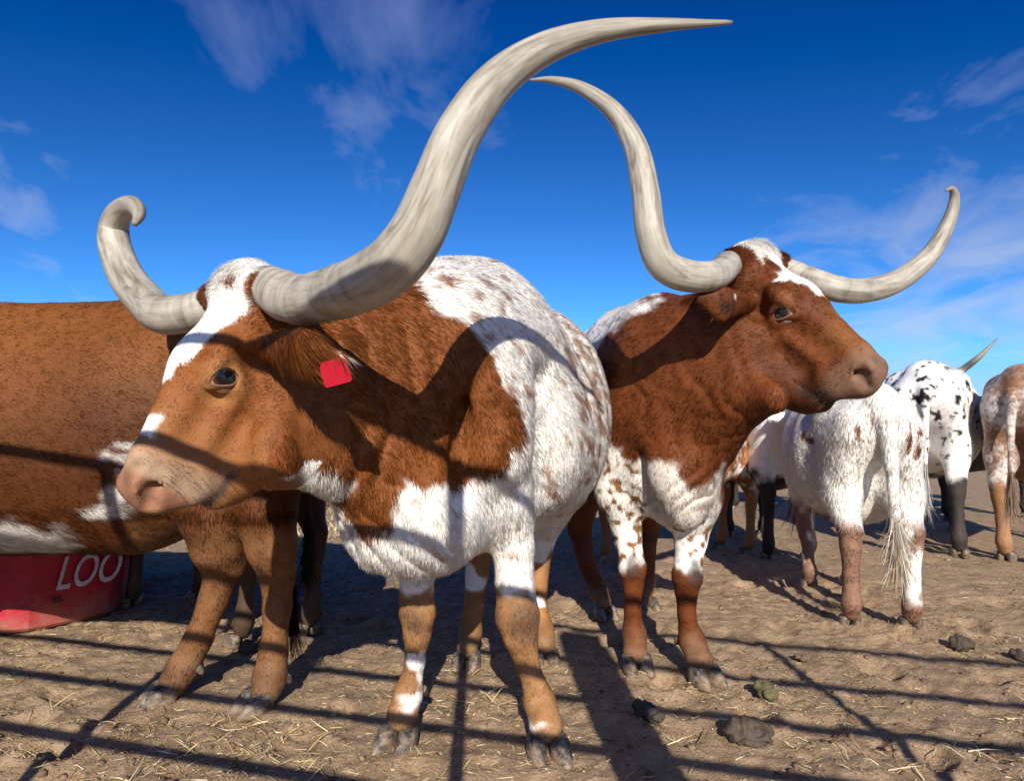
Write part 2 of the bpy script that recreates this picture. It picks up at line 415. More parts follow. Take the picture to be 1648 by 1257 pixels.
def head_skin(S, H, ears=((1, (-.2, .95, -.25)), (-1, (-.2, -.95, -.25))), ear_len=.22, eb=(.06, -.14)):
    S.xf = (H.R, H.k, H.t, H.zs[2]); B = (-1, 0, -.1)
    S.limb((.04, 0, -.09), (.25, 0, -.078), (.10, .08), (.10, .078), .04, flow=(-.6, 0, .3))
    S.limb((.015, 0, -.045), (.015, 0, -.07), (.085, .045), None, .04, flow=(.5, 0, .6))
    S.limb((.25, 0, -.085), (.50, 0, -.082), (.074, .083), (.046, .056), .05, flow=(-1, 0, 0))
    for sd in (1, -1):
        S.limb((.03, .04 * sd, -.05), (.035, .105 * sd, -.052), .05, .05, .04, flow=(.3, sd, 0))
        S.limb((.12, .052 * sd, -.17), (.22, .046 * sd, -.235), (.042, .085), (.04, .065), .09, flow=B)
        S.limb((.22, .046 * sd, -.22), (.39, .036 * sd, -.19), (.04, .075), (.034, .055), .09, flow=B)
        S.limb((.26, .074 * sd, -.112), (.40, .044 * sd, -.118), (.022, .018), (.012, .014), .025, flow=B)         # cheek ridge
        S.ball((.24, .088 * sd, -.042), (.055, .03, .026), .035, flow=B)                                        # brow
        S.ball((.28, .086 * sd, -.078), (.05, .024, .038), .035, flow=B)                                       # eye bulge
        S.ball((.56, .034 * sd, -.066), (.032, .026, .034), .025, flow=(-1, 0, 0))                                # nostril wing
        S.ball((.50, .032 * sd, -.145), (.065, .030, .052), .035, flow=(-1, 0, 0))                                 # upper lip
    S.limb((.20, 0, -.27), (.46, 0, -.226), (.062, .08), (.042, .046), .06, flow=B)
    S.limb((.36, 0, -.13), (.48, 0, -.13), (.048, .05), (.046, .045), .05, flow=B)
    S.limb((.51, 0, -.09), (.557, 0, -.10), (.050, .058), (.046, .054), .03, flow=(-1, 0, 0))
    S.ball((.490, 0, -.212), (.045, .040, .030), .03, flow=B)
    for sd in (1, -1):
        S.limb((.56, .036 * sd, -.199), (.43, .070 * sd, -.192), .0025, .003, .008, op=-1)                       # mouth line
        S.limb((.592, .030 * sd, -.094), (.563, .060 * sd, -.062), (.014, .012), (.014, .018), .010, op=-1)
        S.limb((.585, .045 * sd, -.080), (.535, .036 * sd, -.085), (.016, .017), (.010, .012), .008, op=-1)
        S.ball((.552, .068 * sd, -.046), (.016, .016, .012), .010, op=-1)       # nostril
        S.ball((.28, .120 * sd, -.066), (.036, .016, .024), .014, op=-1)                                        # eye socket
    for sd in (1, -1):
        S.ball((.185, .112 * sd, -.105), (.045, .022, .022), .05, op=-1)                                        # temple hollow
        S.limb((.33, .088 * sd, -.082), (.46, .074 * sd, -.085), (.016, .014), (.016, .014), .05, op=-1)           # side of the nose
        S.limb((.34, .088 * sd, -.152), (.43, .076 * sd, -.152), (.010, .010), (.010, .010), .045, op=-1)           # under the facial crest
    for sd, dr in ears:
        dr = nrm(dr); b0 = np.array([eb[0], .075 * sd, eb[1]]); e = b0 + dr * ear_len; mid = b0 + dr * ear_len * .58
        S.limb(b0, mid, (.026, .028), (.021, .052), .03, up=(.3, 0, 1), flow=dr + np.array([0, 0, -.9]))
        S.limb(mid, e, (.021, .052), (.010, .014), .02, up=(.3, 0, 1), flow=dr + np.array([0, 0, -.9]))
        hol = nrm(np.cross(dr, (.3, 0, 1.0))); hol = hol if hol[0] > 0 else -hol
        S.ball(mid + hol * .026, (.065, .014, .034), .012, op=-1, ax=dr, up=(.3, 0, 1))
    S.xf = None

def eyes(parent, H, iris=(.05, .02, .008), sides=(1, -1), gaze=None, lidc=(.22, .095, .032)):
    for sd in sides:
        c = np.array([.28, .0825 * sd, -.068]); out = nrm((.10, sd, .12)) if gaze is None else nrm(np.array(gaze) * (1, sd, 1))
        n = 24; th = np.linspace(0, pi, n); ph = np.linspace(0, 2 * pi, 32, endpoint=False)
        ax = nrm(np.cross(out, (0, 0, 1.0))); ay = np.cross(ax, out); r = .0335
        V = []; colr = []
        for a in th:
            for b in ph:
                V.append(H.w(*(c + r * (cos(a) * out + sin(a) * (cos(b) * ax + sin(b) * ay)))))
                colr.append((.006, .006, .009) if a < .62 else (iris if a < .84 else (.45, .32, .30)))
        F = [(i * 32 + j, i * 32 + (j + 1) % 32, (i + 1) * 32 + (j + 1) % 32, (i + 1) * 32 + j) for i in range(n - 1) for j in range(32)]
        if sd < 0: pass
        mesh_obj('eye', V, F, M_EYE, parent, col=np.array(colr))
        # lids: an almond ring lying on the eyeball and running out into the skin
        m = 40; ph = np.linspace(0, 2 * pi, m, endpoint=False)
        fx = nrm(np.array([.75, 0, .55])); fx = nrm(fx - out * (fx @ out)); fz = np.cross(fx, out) * (-1 if sd > 0 else 1)
        fz = fz if fz[2] > 0 else -fz
        V = []; colr = []
        rings = ((.0245, .0170, .0342, (.10, .05, .04)), (.0258, .0186, .0356, (.025, .016, .013)), (.0290, .0220, .0356, tuple(x * .6 for x in lidc)), (.036, .029, .017, lidc), (.042, .035, -.010, lidc))
        for ri, (a, b, hgt, cc) in enumerate(rings):
            for q in ph:
                u = cos(q); v = sin(q)
                x = a * u * (1 + .16 * max(0, u)); z = b * v * (1 - .22 * u) + .001 - .003 * max(0, u) ** 2
                R2 = math.sqrt(max(1e-6, hgt * hgt - min(x * x + z * z, hgt * hgt * .995)))
                base = R2 if ri < 3 else hgt
                V.append(H.w(*(c + out * base * (1 if ri < 3 else 1) + fx * x + fz * z)))
                cl = np.array(cc)
                if ri < 2 and v < .1: cl = np.array((.36, .15, .12)) if ri == 0 else np.array((.16, .08, .06))
                if ri == 0 and u > .8: cl = np.array((.30, .09, .06))
                colr.append(cl)
        F = [(i * m + j, i * m + (j + 1) % m, (i + 1) * m + (j + 1) % m, (i + 1) * m + j) for i in range(len(rings) - 1) for j in range(m)]
        mesh_obj('eyelid', V, F, M_LID, parent, col=np.array(colr))

def bristles(parent, name, roots, dirs, ln, wid, rgb, seed=1):
    r = np.random.default_rng(seed); V = []; F = []; cl = []
    for a, d in zip(roots, dirs):
        d = nrm(np.asarray(d) + r.normal(0, .12, 3)); L = ln * (.6 + .7 * r.random()); sv = nrm(np.cross(d, r.normal(size=3))) * wid; o = len(V)
        mid = a + d * L * .5; tip = a + d * L + np.array([0, 0, -L * .22])
        V += [a - sv, a + sv, mid - sv * .7, mid + sv * .7, tip]; F += [(o, o + 1, o + 3, o + 2), (o + 2, o + 3, o + 4)]; cl += [np.array(rgb) * (.5 + r.random())] * 5
    ob = mesh_obj(name, V, F, M_FUR, parent, col=np.array(cl)); ob['kind'] = 'stuff'; return ob
def face_bristles(parent, H, side, seed=1):
    r = np.random.default_rng(seed); ro = []; di = []
    for i in range(90):
        x = r.uniform(.47, .55); z = r.uniform(-.20, -.07); sd = side if r.random() < .7 else -side
        ro.append(H.w(x, sd * .052, z)); di.append(H.d((.25, sd, -.35)))
    bristles(parent, 'whiskers', ro, di, .045, .00045, (.10, .07, .05), seed)
    ro = []; di = []
    for i in range(70):
        u = r.uniform(-.9, .95); fx = np.array([.81, 0, .59]); fz = np.array([-.59, 0, .81]); c = np.array([.28, .0825 * side, -.068])
        ro.append(H.w(*(c + np.array([0, side, 0]) * .034 * math.sqrt(max(.2, 1 - .4 * u * u)) + fx * .025 * u + fz * .017 * math.sqrt(1 - u * u)))); di.append(H.d((.35 + .3 * u, side * 1.0, .28)))
    bristles(parent, 'eyelashes', ro, di, .016, .0006, (.05, .03, .02), seed + 1)
def horn(parent, pts, rad, seg=28, n=110, ridges=1.0, seed=0):
    c = catmull(pts, n); r = np.interp(np.linspace(0, 1, n), np.linspace(0, 1, len(rad)), rad)
    r = np.convolve(np.pad(r, 4, mode='edge'), np.ones(9) / 9, 'valid'); r[-1] = max(rad[-1], .001)
    L = np.concatenate([[0], np.cumsum(np.linalg.norm(np.diff(c, axis=0), axis=1))]); f = L / L[-1]
    ang = np.linspace(0, 2 * pi, seg, endpoint=False); rr = []
    for i in range(n):
        q = np.stack([np.cos(ang) * .5, np.sin(ang) * .5, np.full(seg, L[i] * 16 + seed)], 1)
        rg = ((vnoise(q, (.5, .5, 2.4), 5 + seed) - .5) * .15 + (np.abs(np.sin(L[i] * 95 + vnoise(q, (1, 1, .6), 15 + seed) * 5)) ** 3 - .3) * .030) * max(0, 1 - f[i] * 2.4) * ridges
        lump = (vnoise(q * (2.2, 2.2, .12), 1.0, 9 + seed) - .5) * .09
        rr.append(r[i] * (1 + rg + lump))
    V, F = sweep(c, rr, seg)
    hv = np.concatenate([np.stack([np.cos(ang), np.sin(ang), np.full(seg, L[i] + seed * 3.1)], 1) for i in range(n)])
    return mesh_obj('horn', V, F, M_HORN, parent, col=np.repeat(f, seg)[:, None] * np.ones(3), attrs={'hv': hv})

def hoof(parent, pos, heading, k=1.0, dew=True, fet=None):
    d = nrm((heading[0], heading[1], 0)); l = np.array([-d[1], d[0], 0]); V = []; F = []; m = 18; ph = np.linspace(0, 2 * pi, m, endpoint=False)
    pos = np.array([pos[0], pos[1], pos[2] if len(pos) > 2 else 0.0])
    for sd in (1, -1):
        o = len(V); rings = ((-.008, .130, .064, .016), (.008, .127, .065, .014), (.023, .118, .064, .006), (.038, .108, .062, -.002), (.050, .098, .058, -.008), (.062, .078, .046, -.011))
        for (z, ln, wd, sh) in rings:
            for a in ph:
                u, v = cos(a), sin(a); x = u * ln / 2 * (1.06 if u > 0 else .95); y = v * wd / 2 * (1 - .22 * max(0, u) ** 3)
                y = y * (.82 if v * sd < 0 else 1.0)
                V.append(pos + d * (x + sh) * k + l * (y + sd * .0325 + sd * .005 * max(0, u)) * k + np.array([0, 0, z * k]))
        n = len(rings)
        F += [(o + i * m + j, o + i * m + (j + 1) % m, o + (i + 1) * m + (j + 1) % m, o + (i + 1) * m + j) for i in range(n - 1) for j in range(m)]
        F.append(tuple(o + (n - 1) * m + j for j in range(m))); F.append(tuple(o + j for j in range(m - 1, -1, -1)))
    V = np.array(V); V = V + (np.stack([vnoise(V, 55, 501), vnoise(V, 55, 502), vnoise(V, 55, 503)], 1) - .5) * .004 * k
    mesh_obj('hoof', V, F, M_HOOF, parent)
    if dew and fet is not None:
        for sd in (1, -1):
            b = np.asarray(fet) - d * .036 * k + l * sd * .026 * k; e = b - d * .030 * k + l * sd * .006 * k + np.array([0, 0, -.030 * k])
            Vd, Fd = sweep(catmull([b, (b + e) / 2 + np.array([0, 0, .004]), e], 5), np.array([.017, .0185, .0165, .012, .005]) * k, 10)
            mesh_obj('dewclaw', Vd, Fd, M_HOOF, parent)

def fur(parent, V, Q, N, S, coat, length, density, wid=.0014, seed=1, lift=.17, messy=.26, name='fur', facing=True, droop=0.0, maxn=420000):
    if FUR <= 0: return
    r = np.random.default_rng(seed)
    a = V[Q[:, 0]]; area = .5 * np.linalg.norm(np.cross(V[Q[:, 2]] - a, V[Q[:, 3]] - V[Q[:, 1]]), axis=1)
    ctr = V[Q].mean(1); n = N[Q].mean(1)
    dens = density(ctr) if callable(density) else np.full(len(ctr), density, float)
    if facing:
        vw = np.array([0, 0, CAMH], np.float32) - ctr; vw /= np.linalg.norm(vw, axis=1, keepdims=True)
        dens = dens * sstep(-.55, -.25, (n * vw).sum(1))
    ex = area * dens * FUR; tot = ex.sum()
    if tot > maxn: ex *= maxn / tot
    k = r.poisson(ex); fi = np.repeat(np.arange(len(Q)), k); m = len(fi)
    u, v = r.random((2, m)).astype(np.float32); q = Q[fi]
    wgt = np.stack([(1 - u) * (1 - v), u * (1 - v), u * v, (1 - u) * v], 1)[..., None]
    p = (V[q] * wgt).sum(1); n = (N[q] * wgt).sum(1); n /= np.linalg.norm(n, axis=1, keepdims=True)
    cell = np.round(p / .028).astype(np.int64); key = (cell[:, 0] * 100003 + cell[:, 1]) * 100003 + cell[:, 2]; uq, first, inv = np.unique(key, return_index=True, return_inverse=True)
    pc = (cell[first] * .028).astype(np.float32); fl = S.flow(pc)
    fl = (fl + (np.stack([fbm(pc, 7, 2, 31), fbm(pc, 7, 2, 41), fbm(pc, 7, 2, 51)], 1) - .5) * messy * 2.4)[inv.ravel()]
    fl += r.normal(0, .13, fl.shape).astype(np.float32) * (1 + messy); fl[:, 2] -= droop
    tg = fl - n * (fl * n).sum(1, keepdims=True); tg /= np.maximum(np.linalg.norm(tg, axis=1, keepdims=True), 1e-5)
    clump = (vnoise(p, 45, 77) - .5)
    lf = np.clip(lift + r.normal(0, .12, m) + clump * .35, .04, 1.0)[:, None]
    dr = tg + n * lf; dr /= np.linalg.norm(dr, axis=1, keepdims=True)
    ln = (length(p, n) * (.65 + .6 * r.random(m)) * (1 + clump * .3)).astype(np.float32)[:, None]
    sd = np.cross(dr, n); sd /= np.maximum(np.linalg.norm(sd, axis=1, keepdims=True), 1e-5)
    wd = (wid * (.7 + .6 * r.random(m)))[:, None] * .5
    root = p - n * .001
    mid = root + dr * ln * .45; tip = mid + (dr - n * lf * .55 + np.array([0, 0, -.12])) * ln * .55
    VV = np.empty((m, 4, 3), np.float32); VV[:, 0] = root; VV[:, 1] = mid + sd * wd; VV[:, 2] = mid - sd * wd; VV[:, 3] = tip
    o = np.arange(m, dtype=np.int32)[:, None] * 4
    T = np.stack([o + np.array([[0, 1, 2]]), o + np.array([[2, 1, 3]])], 1).reshape(-1, 3)
    g = np.cross(VV[:, 1] - VV[:, 0], VV[:, 2] - VV[:, 0]); flip = np.repeat((g * n).sum(1) < 0, 2); T[flip] = T[flip][:, ::-1]
    c = coat(p) * (.90 + .20 * r.random(m) + clump * .28)[:, None]
    c = np.clip(c * (1 + r.normal(0, .05, (m, 3))), .002, .9)
    ob = mesh_obj(name, VV.reshape(-1, 3), T, M_FUR, parent, col=np.repeat(c, 4, 0), nrmls=np.repeat(n * .85 + dr * .15 + r.normal(0, .27, n.shape) * np.clip(ln / .022, .12, 1.0), 4, 0), smooth_=True)
    ob['kind'] = 'stuff'; return ob

def skin(parent, S, h, coat, wob=.004, wobf=9.0, extra=None, it=2):
    V, Q = S.mesh(h * COARSE); V = smooth(V, Q, it, .5).astype(np.float32); N = vnormals(V, Q)
    dsp = (fbm(V, wobf, 2, 3) - .5) * wob * 2
    if extra is not None: dsp = dsp + extra(V)
    V = V + N * dsp[:, None].astype(np.float32); N = vnormals(V, Q)
    mesh_obj('body', V, Q, M_COAT, parent, col=np.clip(coat(V), 0, 1))
    return V, Q, N

def field(p, specs):
    """soft signed field (metres, positive inside) of a union of ellipsoids given as photo direction + distance + radii"""
    f = np.full(len(p), -9.0, np.float32)
    for s_ in specs:
        if len(s_) == 6:
            px, py, Y, rx, rz, ry = s_; c = P(px, py, Y); k = Y / FPX; r = np.array([rx * k, ry, rz * k])
        else: c, r = np.asarray(s_[0], float), np.asarray(s_[1], float) * np.ones(3)
        d = (p - c.astype(np.float32)) / r.astype(np.float32)
        f = np.maximum(f, (1 - np.sqrt((d * d).sum(1))) * r.min())
    return f
def paint(c, m, rgb):
    m = np.clip(m, 0, 1)[:, None]; return c * (1 - m) + np.asarray(rgb, np.float32) * m
def leg(S, pts, rad, k=.035, flow=(0, 0, -1)):
    for i in range(len(pts) - 1): S.limb(pts[i], pts[i + 1], rad[i], rad[i + 1], k * .4 if i else k * 1.5, flow=flow)
def switch_hair(parent, path, spread, n, col, seed=3, wid=.003, length=.35, name='tail_switch'):
    r = np.random.default_rng(seed); c = catmull(path, 30); V = []; F = []; cl = []
    for i in range(n):
        s0 = r.random() ** .7 * .55; j0 = int(s0 * 29); j1 = min(29, j0 + int(8 + 14 * r.random()))
        off = r.normal(0, spread, 3); off2 = off * (1.2 + r.random()) + r.normal(0, spread * .6, 3); o = len(V)
        js = np.linspace(j0, j1, 6).astype(int); sdv = nrm(np.cross((0, 0, 1.0), r.normal(size=3)))
        for a, j in enumerate(js):
            f = a / 5; pt = c[j] + off * (.35 + .65 * f * .6) + (off2 - off) * f * f; ww = wid * (1 - f * .85)
            V += [pt - sdv * ww, pt + sdv * ww]
        F += [(o + 2 * a, o + 2 * a + 1, o + 2 * a + 3, o + 2 * a + 2) for a in range(5)]
        b = np.clip(np.asarray(col(s0 + .3 * r.random())) * (.6 + .7 * r.random()), 0, 1); cl += [b] * 12
    ob = mesh_obj(name, V, F, M_FUR, parent, col=np.array(cl)); ob['kind'] = 'stuff'; return ob

# ---------------------------------------------------------------- ground
def ground_height(x, y):
    p = np.stack([x, y, np.zeros_like(x)], 1).astype(np.float32)
    near = sstep(14, 5, y) * sstep(9, 5, np.abs(x))
    h = (fbm(p, 1.1, 3, 101) - .5) * .05 + (fbm(p, 5.5, 3, 111) - .5) * .024 * (.35 + .65 * near) + (fbm(p, 30, 3, 121) - .5) * .022 * near
    h += (np.abs(fbm(p, 9, 3, 131) - .5)) * -.06 * near
    for (hx, hy, hr, ha) in HOLES:
        m = (np.abs(x - hx) < hr * 2.4) & (np.abs(y - hy) < hr * 2.4)
        if not m.any(): continue
        d = np.hypot(x[m] - hx, (y[m] - hy) * .85) / hr * (1 + .35 * (vnoise(p[m], 14, 141) - .5))
        h[m] += -.030 * ha * np.exp(-d ** 4) + .014 * ha * np.exp(-((d - 1.25) / .33) ** 2)
    for (fx, fy) in FEET:                      # trodden flat where a hoof stands
        m = (np.abs(x - fx) < .4) & (np.abs(y - fy) < .4)
        if not m.any(): continue
        d = np.hypot(x[m] - fx, y[m] - fy); k = sstep(.20, .07, d); h[m] = h[m] * (1 - k) + .004 * k
    return h
FEET = []
_r = np.random.default_rng(21)
HOLES = [(_r.uniform(-3.2, 3.6), 1.3 + 5.5 * _r.random() ** 1.3, _r.uniform(.05, .10), _r.uniform(.4, 1.1)) for _ in range(190)]

def ground_material():
    m, t, b = mat('ground_dirt'); g = t.add('ShaderNodeTexCoord').outputs['Object']; sp = t.add('ShaderNodeSeparateXYZ', i_0=g)
    n1 = t.noise(g, 1.7, 6, .6); n2 = t.noise(g, 14, 8, .68); n3 = t.noise(g, 120, 4, .7); n4 = t.noise(g, 4.5, 5, .6, .6)
    c = t.ramp(n2, [(.25, (.235, .152, .092)), (.45, (.395, .272, .168)), (.62, (.48, .34, .22)), (.8, (.56, .405, .27))])
    c = t.mix(t.math('MULTIPLY', t.math('SUBTRACT', n4, .53, True), 3.5, True), c, (.17, .115, .073))
    n6 = t.noise(g, 6.5, 7, .7, 1.0); c = t.mix(t.math('MULTIPLY', t.math('SUBTRACT', n6, .60, True), 6.0, True), c, (.10, .07, .046))
    c = t.mix(t.math('MULTIPLY', t.math('SUBTRACT', n1, .55, True), 2.0, True), c, (.43, .30, .19))
    c = t.mix(1.0, c, t.ramp(n3, [(.3, .7), (.65, 1.1)]), 'MULTIPLY')
    # dry pasture beyond the trodden yard
    far = t.math('ADD', t.math('MULTIPLY', t.math('SUBTRACT', sp.outputs[1], 6.2), .28), t.math('MULTIPLY', t.math('SUBTRACT', n4, .5), 2.2))
    far = t.math('SUBTRACT', far, t.math('MULTIPLY', t.math('MAXIMUM', sp.outputs[0], 0.0), .35))
    grass = t.ramp(t.noise(g, 9, 7, .7), [(.3, (.26, .19, .105)), (.5, (.42, .33, .20)), (.7, (.54, .44, .28))])
    grass = t.mix(1.0, grass, t.ramp(n3, [(.3, .75), (.65, 1.1)]), 'MULTIPLY')
    c = t.mix(t.math('MULTIPLY', far, 1.0, True), c, grass)
    t.l.new(c, b.inputs['Base Color']); b.inputs['Roughness'].default_value = .92; b.inputs['Specular IOR Level'].default_value = .12
    n5 = t.noise(g, 48, 6, .72)
    hh = t.math('ADD', t.math('ADD', t.math('MULTIPLY', n2, .5), t.math('MULTIPLY', n3, .25)), t.math('MULTIPLY', n5, .7))
    bp = t.add('ShaderNodeBump', i_Strength=1.0, i_Distance=.022, i_Height=hh); t.l.new(bp.outputs[0], b.inputs['Normal'])
    return m
def build_ground():
    def axis(lo, hi, st, far, grow):
        a = list(np.arange(lo, hi, st)); s = st
        while a[-1] < far: s *= grow; a.append(a[-1] + s)
        return np.array(a)
    xp = axis(0, 2.3, .015, 700, 1.1); X = np.concatenate([-xp[:0:-1], xp])
    yn = axis(1.2, 4.4, .015, 900, 1.06); yb = 1.2 - axis(0, .05, .05, 60, 1.25)[1:]; Y = np.concatenate([yb[::-1], yn])
    gx, gy = np.meshgrid(X, Y); h = ground_height(gx.ravel(), gy.ravel())
    V = np.stack([gx.ravel(), gy.ravel(), h], 1); nx, ny = len(X), len(Y)
    i = (np.arange(ny - 1)[:, None] * nx + np.arange(nx - 1)[None]).ravel()
    o = mesh_obj('ground', V, np.stack([i, i + 1, i + nx + 1, i + nx], 1), ground_material()); o['kind'] = 'structure'

# ---------------------------------------------------------------- the big steer in front
def steer_one():
    root = thing('longhorn_steer', 'large red and white longhorn steer in front with red ear tag and huge upswept horn', 'steer', (-.05, 2.5, 0), 'longhorn cattle in the yard')
    H = Head(rot(233, 60, 1), .92, 1, P(362, 607, 1.46), 1.22)
    S = Sdf(); BK = (.1, .75, -.6)
    S.limb(P(765, 635, 2.30), P(835, 672, 2.75), (.28, .39), (.33, .39), .12, flow=BK)
    S.limb(P(822, 715, 2.45), P(850, 715, 2.75), (.27, .27), (.28, .28), .15, flow=(.1, .5, -.8))
    S.limb(P(843, 625, 2.75), P(866, 645, 3.12), (.30, .33), (.24, .26), .12, flow=BK)
    S.limb(P(735, 610, 2.12), P(775, 600, 2.35), (.22, .34), (.26, .38), .12, flow=BK)
    S.limb(P(700, 495, 2.18), P(760, 500, 2.45), (.08, .12), (.12, .13), .14, flow=(.1, 1, -.3))
    S.limb(P(785, 550, 2.5), P(862, 592, 3.0), (.12, .13), (.14, .12), .12, flow=(.1, 1, -.3))
    S.ball(P(905, 572, 3.0), .09, .08, flow=BK); S.ball(P(800, 580, 3.05), .09, .10)
    # shoulders, brisket, neck
    S.limb(P(790, 640, 2.10), P(812, 800, 2.12), (.12, .16), (.09, .10), .10, up=(0, -1, 0), flow=(.15, .4, -.9))
    S.limb(P(672, 640, 2.05), P(690, 800, 2.05), (.12, .14), (.09, .10), .12, up=(0, -1, 0), flow=(0, .2, -1))
    S.limb(P(660, 800, 1.93), P(730, 815, 2.15), (.165, .185), (.16, .16), .12, flow=(.1, .1, -1))
    S.limb(P(630, 850, 1.90), P(690, 862, 1.98), (.12, .10), (.12, .10), .10, flow=(.1, .1, -1))
    S.limb(P(700, 620, 2.08), P(590, 625, 1.86), (.20, .31), (.145, .255), .14, flow=(.55, .35, -.55))
    S.limb(P(590, 625, 1.86), P(470, 610, 1.68), (.14, .25), (.10, .165), .10, flow=(.6, .3, -.5))
    S.limb(P(610, 750, 1.90), P(535, 735, 1.74), (.085, .13), (.05, .075), .10, flow=(.3, .1, -1))
    S.limb(P(535, 735, 1.74), P(450, 725, 1.56), (.05, .075), (.05, .09), .08, flow=(.3, .1, -1))
    S.limb(P(735, 515, 2.08), P(795, 700, 1.99), (.035, .05), (.05, .06), .09, up=(0, -1, 0), flow=(.15, .4, -.9))
    S.ball(P(800, 735, 1.99), (.07, .06, .07), .08, flow=(.15, .4, -.9))
    S.limb(P(872, 620, 2.13), P(882, 790, 2.17), (.012, .02), (.018, .02), .16, op=-1)
    S.limb(P(742, 640, 1.90), P(735, 800, 1.88), (.015, .02), (.02, .02), .08, op=-1)
    # fore legs
    fl = [P(812, 800, 2.15), P(826, 880, 2.15), P(829, 945, 2.14), P(833, 992, 2.13), P(838, 1022, 2.13), P(850, 1075, 2.14), P(861, 1106, 2.15), P(868, 1130, 2.155), P(874, 1150, 2.125), P(878, 1167, 2.10)]
    leg(S, fl, [.085, .064, .057, .066, .052, .034, .036, .048, .044, .051]); S.ball(P(833, 985, 2.11), (.045, .045, .055), .03)
    fr = [P(680, 850, 2.15), P(672, 915, 2.17), P(671, 955, 2.18), P(672, 990, 2.18), P(671, 1020, 2.18), P(668, 1065, 2.20), P(662, 1092, 2.21), P(657, 1115, 2.215), P(652, 1135, 2.19), P(648, 1151, 2.165)]
    leg(S, fr, [.075, .056, .050, .055, .044, .032, .034, .046, .042, .049])
    # hind legs
    hr = [P(800, 700, 2.95), P(790, 790, 2.88), P(770, 880, 3.02), P(768, 925, 3.02), P(762, 980, 2.96), P(757, 1018, 2.93), P(752, 1042, 2.88)]
    leg(S, hr, [.16, .11, .06, .047, .040, .048, .046], .05)
    hl = [P(905, 680, 2.95), P(900, 780, 2.90), P(872, 860, 3.03), P(866, 915, 3.03), P(866, 975, 2.98), P(872, 1012, 2.95), P(877, 1034, 2.92)]
    leg(S, hl, [.18, .12, .062, .047, .040, .048, .046], .05)
    S.ball(P(845, 838, 2.6), (.10, .05, .06), .08, flow=(0, 0, -1), ax=(0, 1, 0))
    head_skin(S, H, ears=((-1, (-.3, -.8, -.3)),), ear_len=.20, eb=(.10, -.15))
    ef = (.8, 0, -.9)
    S.limb(P(425, 556, 1.50), P(492, 570, 1.385), (.028, .03), (.020, .056), .03, up=(0, -.35, 1), flow=ef); S.limb(P(492, 570, 1.385), P(552, 582, 1.34), (.020, .056), (.010, .018), .02, up=(0, -.35, 1), flow=ef)
    S.ball(P(500, 582, 1.345), (.06, .012, .028), .012, op=-1, ax=(1, 0, -.15), up=(0, -.35, 1))
    flk = P(800, 660, 2.2)
    def extra(p):
        # ribs under the flank, loose skin folds running down the neck and brisket
        rb = sstep(2.3, 2.45, p[:, 1]) * sstep(.75, .9, p[:, 2]) * sstep(1.42, 1.3, p[:, 2]); ribs = rb * np.sin((p[:, 1] + .25 * p[:, 2]) * 58) * .0035
        cb = P(640, 860, 1.85); mb = sstep(.22, .1, np.linalg.norm(p - cb.astype(np.float32), axis=1)); ribs = ribs + mb * np.abs(np.sin((p[:, 0] * .8 + p[:, 2] * .7 + (fbm(p, 6, 2, 63) - .5) * .2) * 50)) * .008
        c = P(590, 680, 1.8); m = sstep(.34, .12, np.linalg.norm((p - c.astype(np.float32)) * (1, .8, .8), axis=1))
        q = p[:, 0] * 1.0 + .25 * p[:, 2] + (fbm(p, 5, 2, 61) - .5) * .25
        return ribs + m * (np.abs(np.sin(q * 42)) ** 1.5 - .5) * .010
    leg_t = lambda p: p[:, 2] + (fbm(p, 18, 2, 5) - .5) * .09
    def coat(p):
        p = np.asarray(p, np.float32); q = p + (np.stack([fbm(p, 22, 3, 11), fbm(p, 22, 3, 12), fbm(p, 22, 3, 13)], 1) - .5) * .055
        c = np.tile(WHITE.astype(np.float32), (len(p), 1)); hl_ = H.l(p)
        # flecks, drawn out along the lie of the coat
        u = p.copy(); e = np.array([.25, .8, -.5]) ; d1 = vnoise(u @ FL, (52, 52, 24), 71); d2 = vnoise(u @ FL, (27, 27, 13), 72); big = fbm(p, 3.6, 2, 73); reg = sstep(2.1, 2.4, p[:, 1]) * sstep(.62, .8, p[:, 2])
        fk = sstep(.555, .68, d1 * .55 + d2 * .45 + (big - .5) * .40 + .05 * sstep(.95, 1.3, p[:, 2]) - .14 * (1 - reg))
        c = paint(c, fk * .72, np.array([.36, .17, .075]))
        ridge = sstep(.0, .05, field(q, [(735, 490, 2.25, 75, 55, .35)]) + (fbm(p, 16, 2, 75) - .55) * .22)
        c = paint(c, ridge * .8, BROWN * 1.15)
        br = field(q, [(600, 610, 1.86, 135, 150, .5), (700, 650, 2.0, 118, 145, .42), (770, 690, 2.05, 78, 95, .3), (640, 530, 2.0, 75, 75, .4), (610, 760, 1.9, 62, 105, .32), (520, 650, 1.7, 130, 150, .6), (460, 600, 1.62, 110, 150, .6), (490, 690, 1.62, 90, 92, .5), (545, 700, 1.62, 95, 85, .45), (600, 640, 1.72, 90, 100, .45)])
        shade = (.82 + .5 * fbm(p, 6, 3, 81))[:, None]
        bcol = BROWN[None] * shade
        m = sstep(-.006, .012, br); c = c * (1 - m[:, None]) + bcol * m[:, None]
        # head: brown with blaze
        hm = ((hl_[:, 0] > -.04) & (np.abs(hl_[:, 1]) < .15) & (hl_[:, 2] > -.32) & (hl_[:, 2] < .2) & (hl_[:, 0] < .7)).astype(np.float32)
        hc = BROWN[None] * 1.1 * shade; hq = hl_ + (q - p) * .5
        lite = sstep(.28, .5, hl_[:, 0]) * .5; hc = hc * (1 - lite[:, None]) + (TAN * .95)[None] * lite[:, None]
        eye_r = np.linalg.norm((hl_ - np.array([.29, .1 , -.075])) * (1, .6, 1.2), axis=1); er = sstep(.075, .035, eye_r) * .75
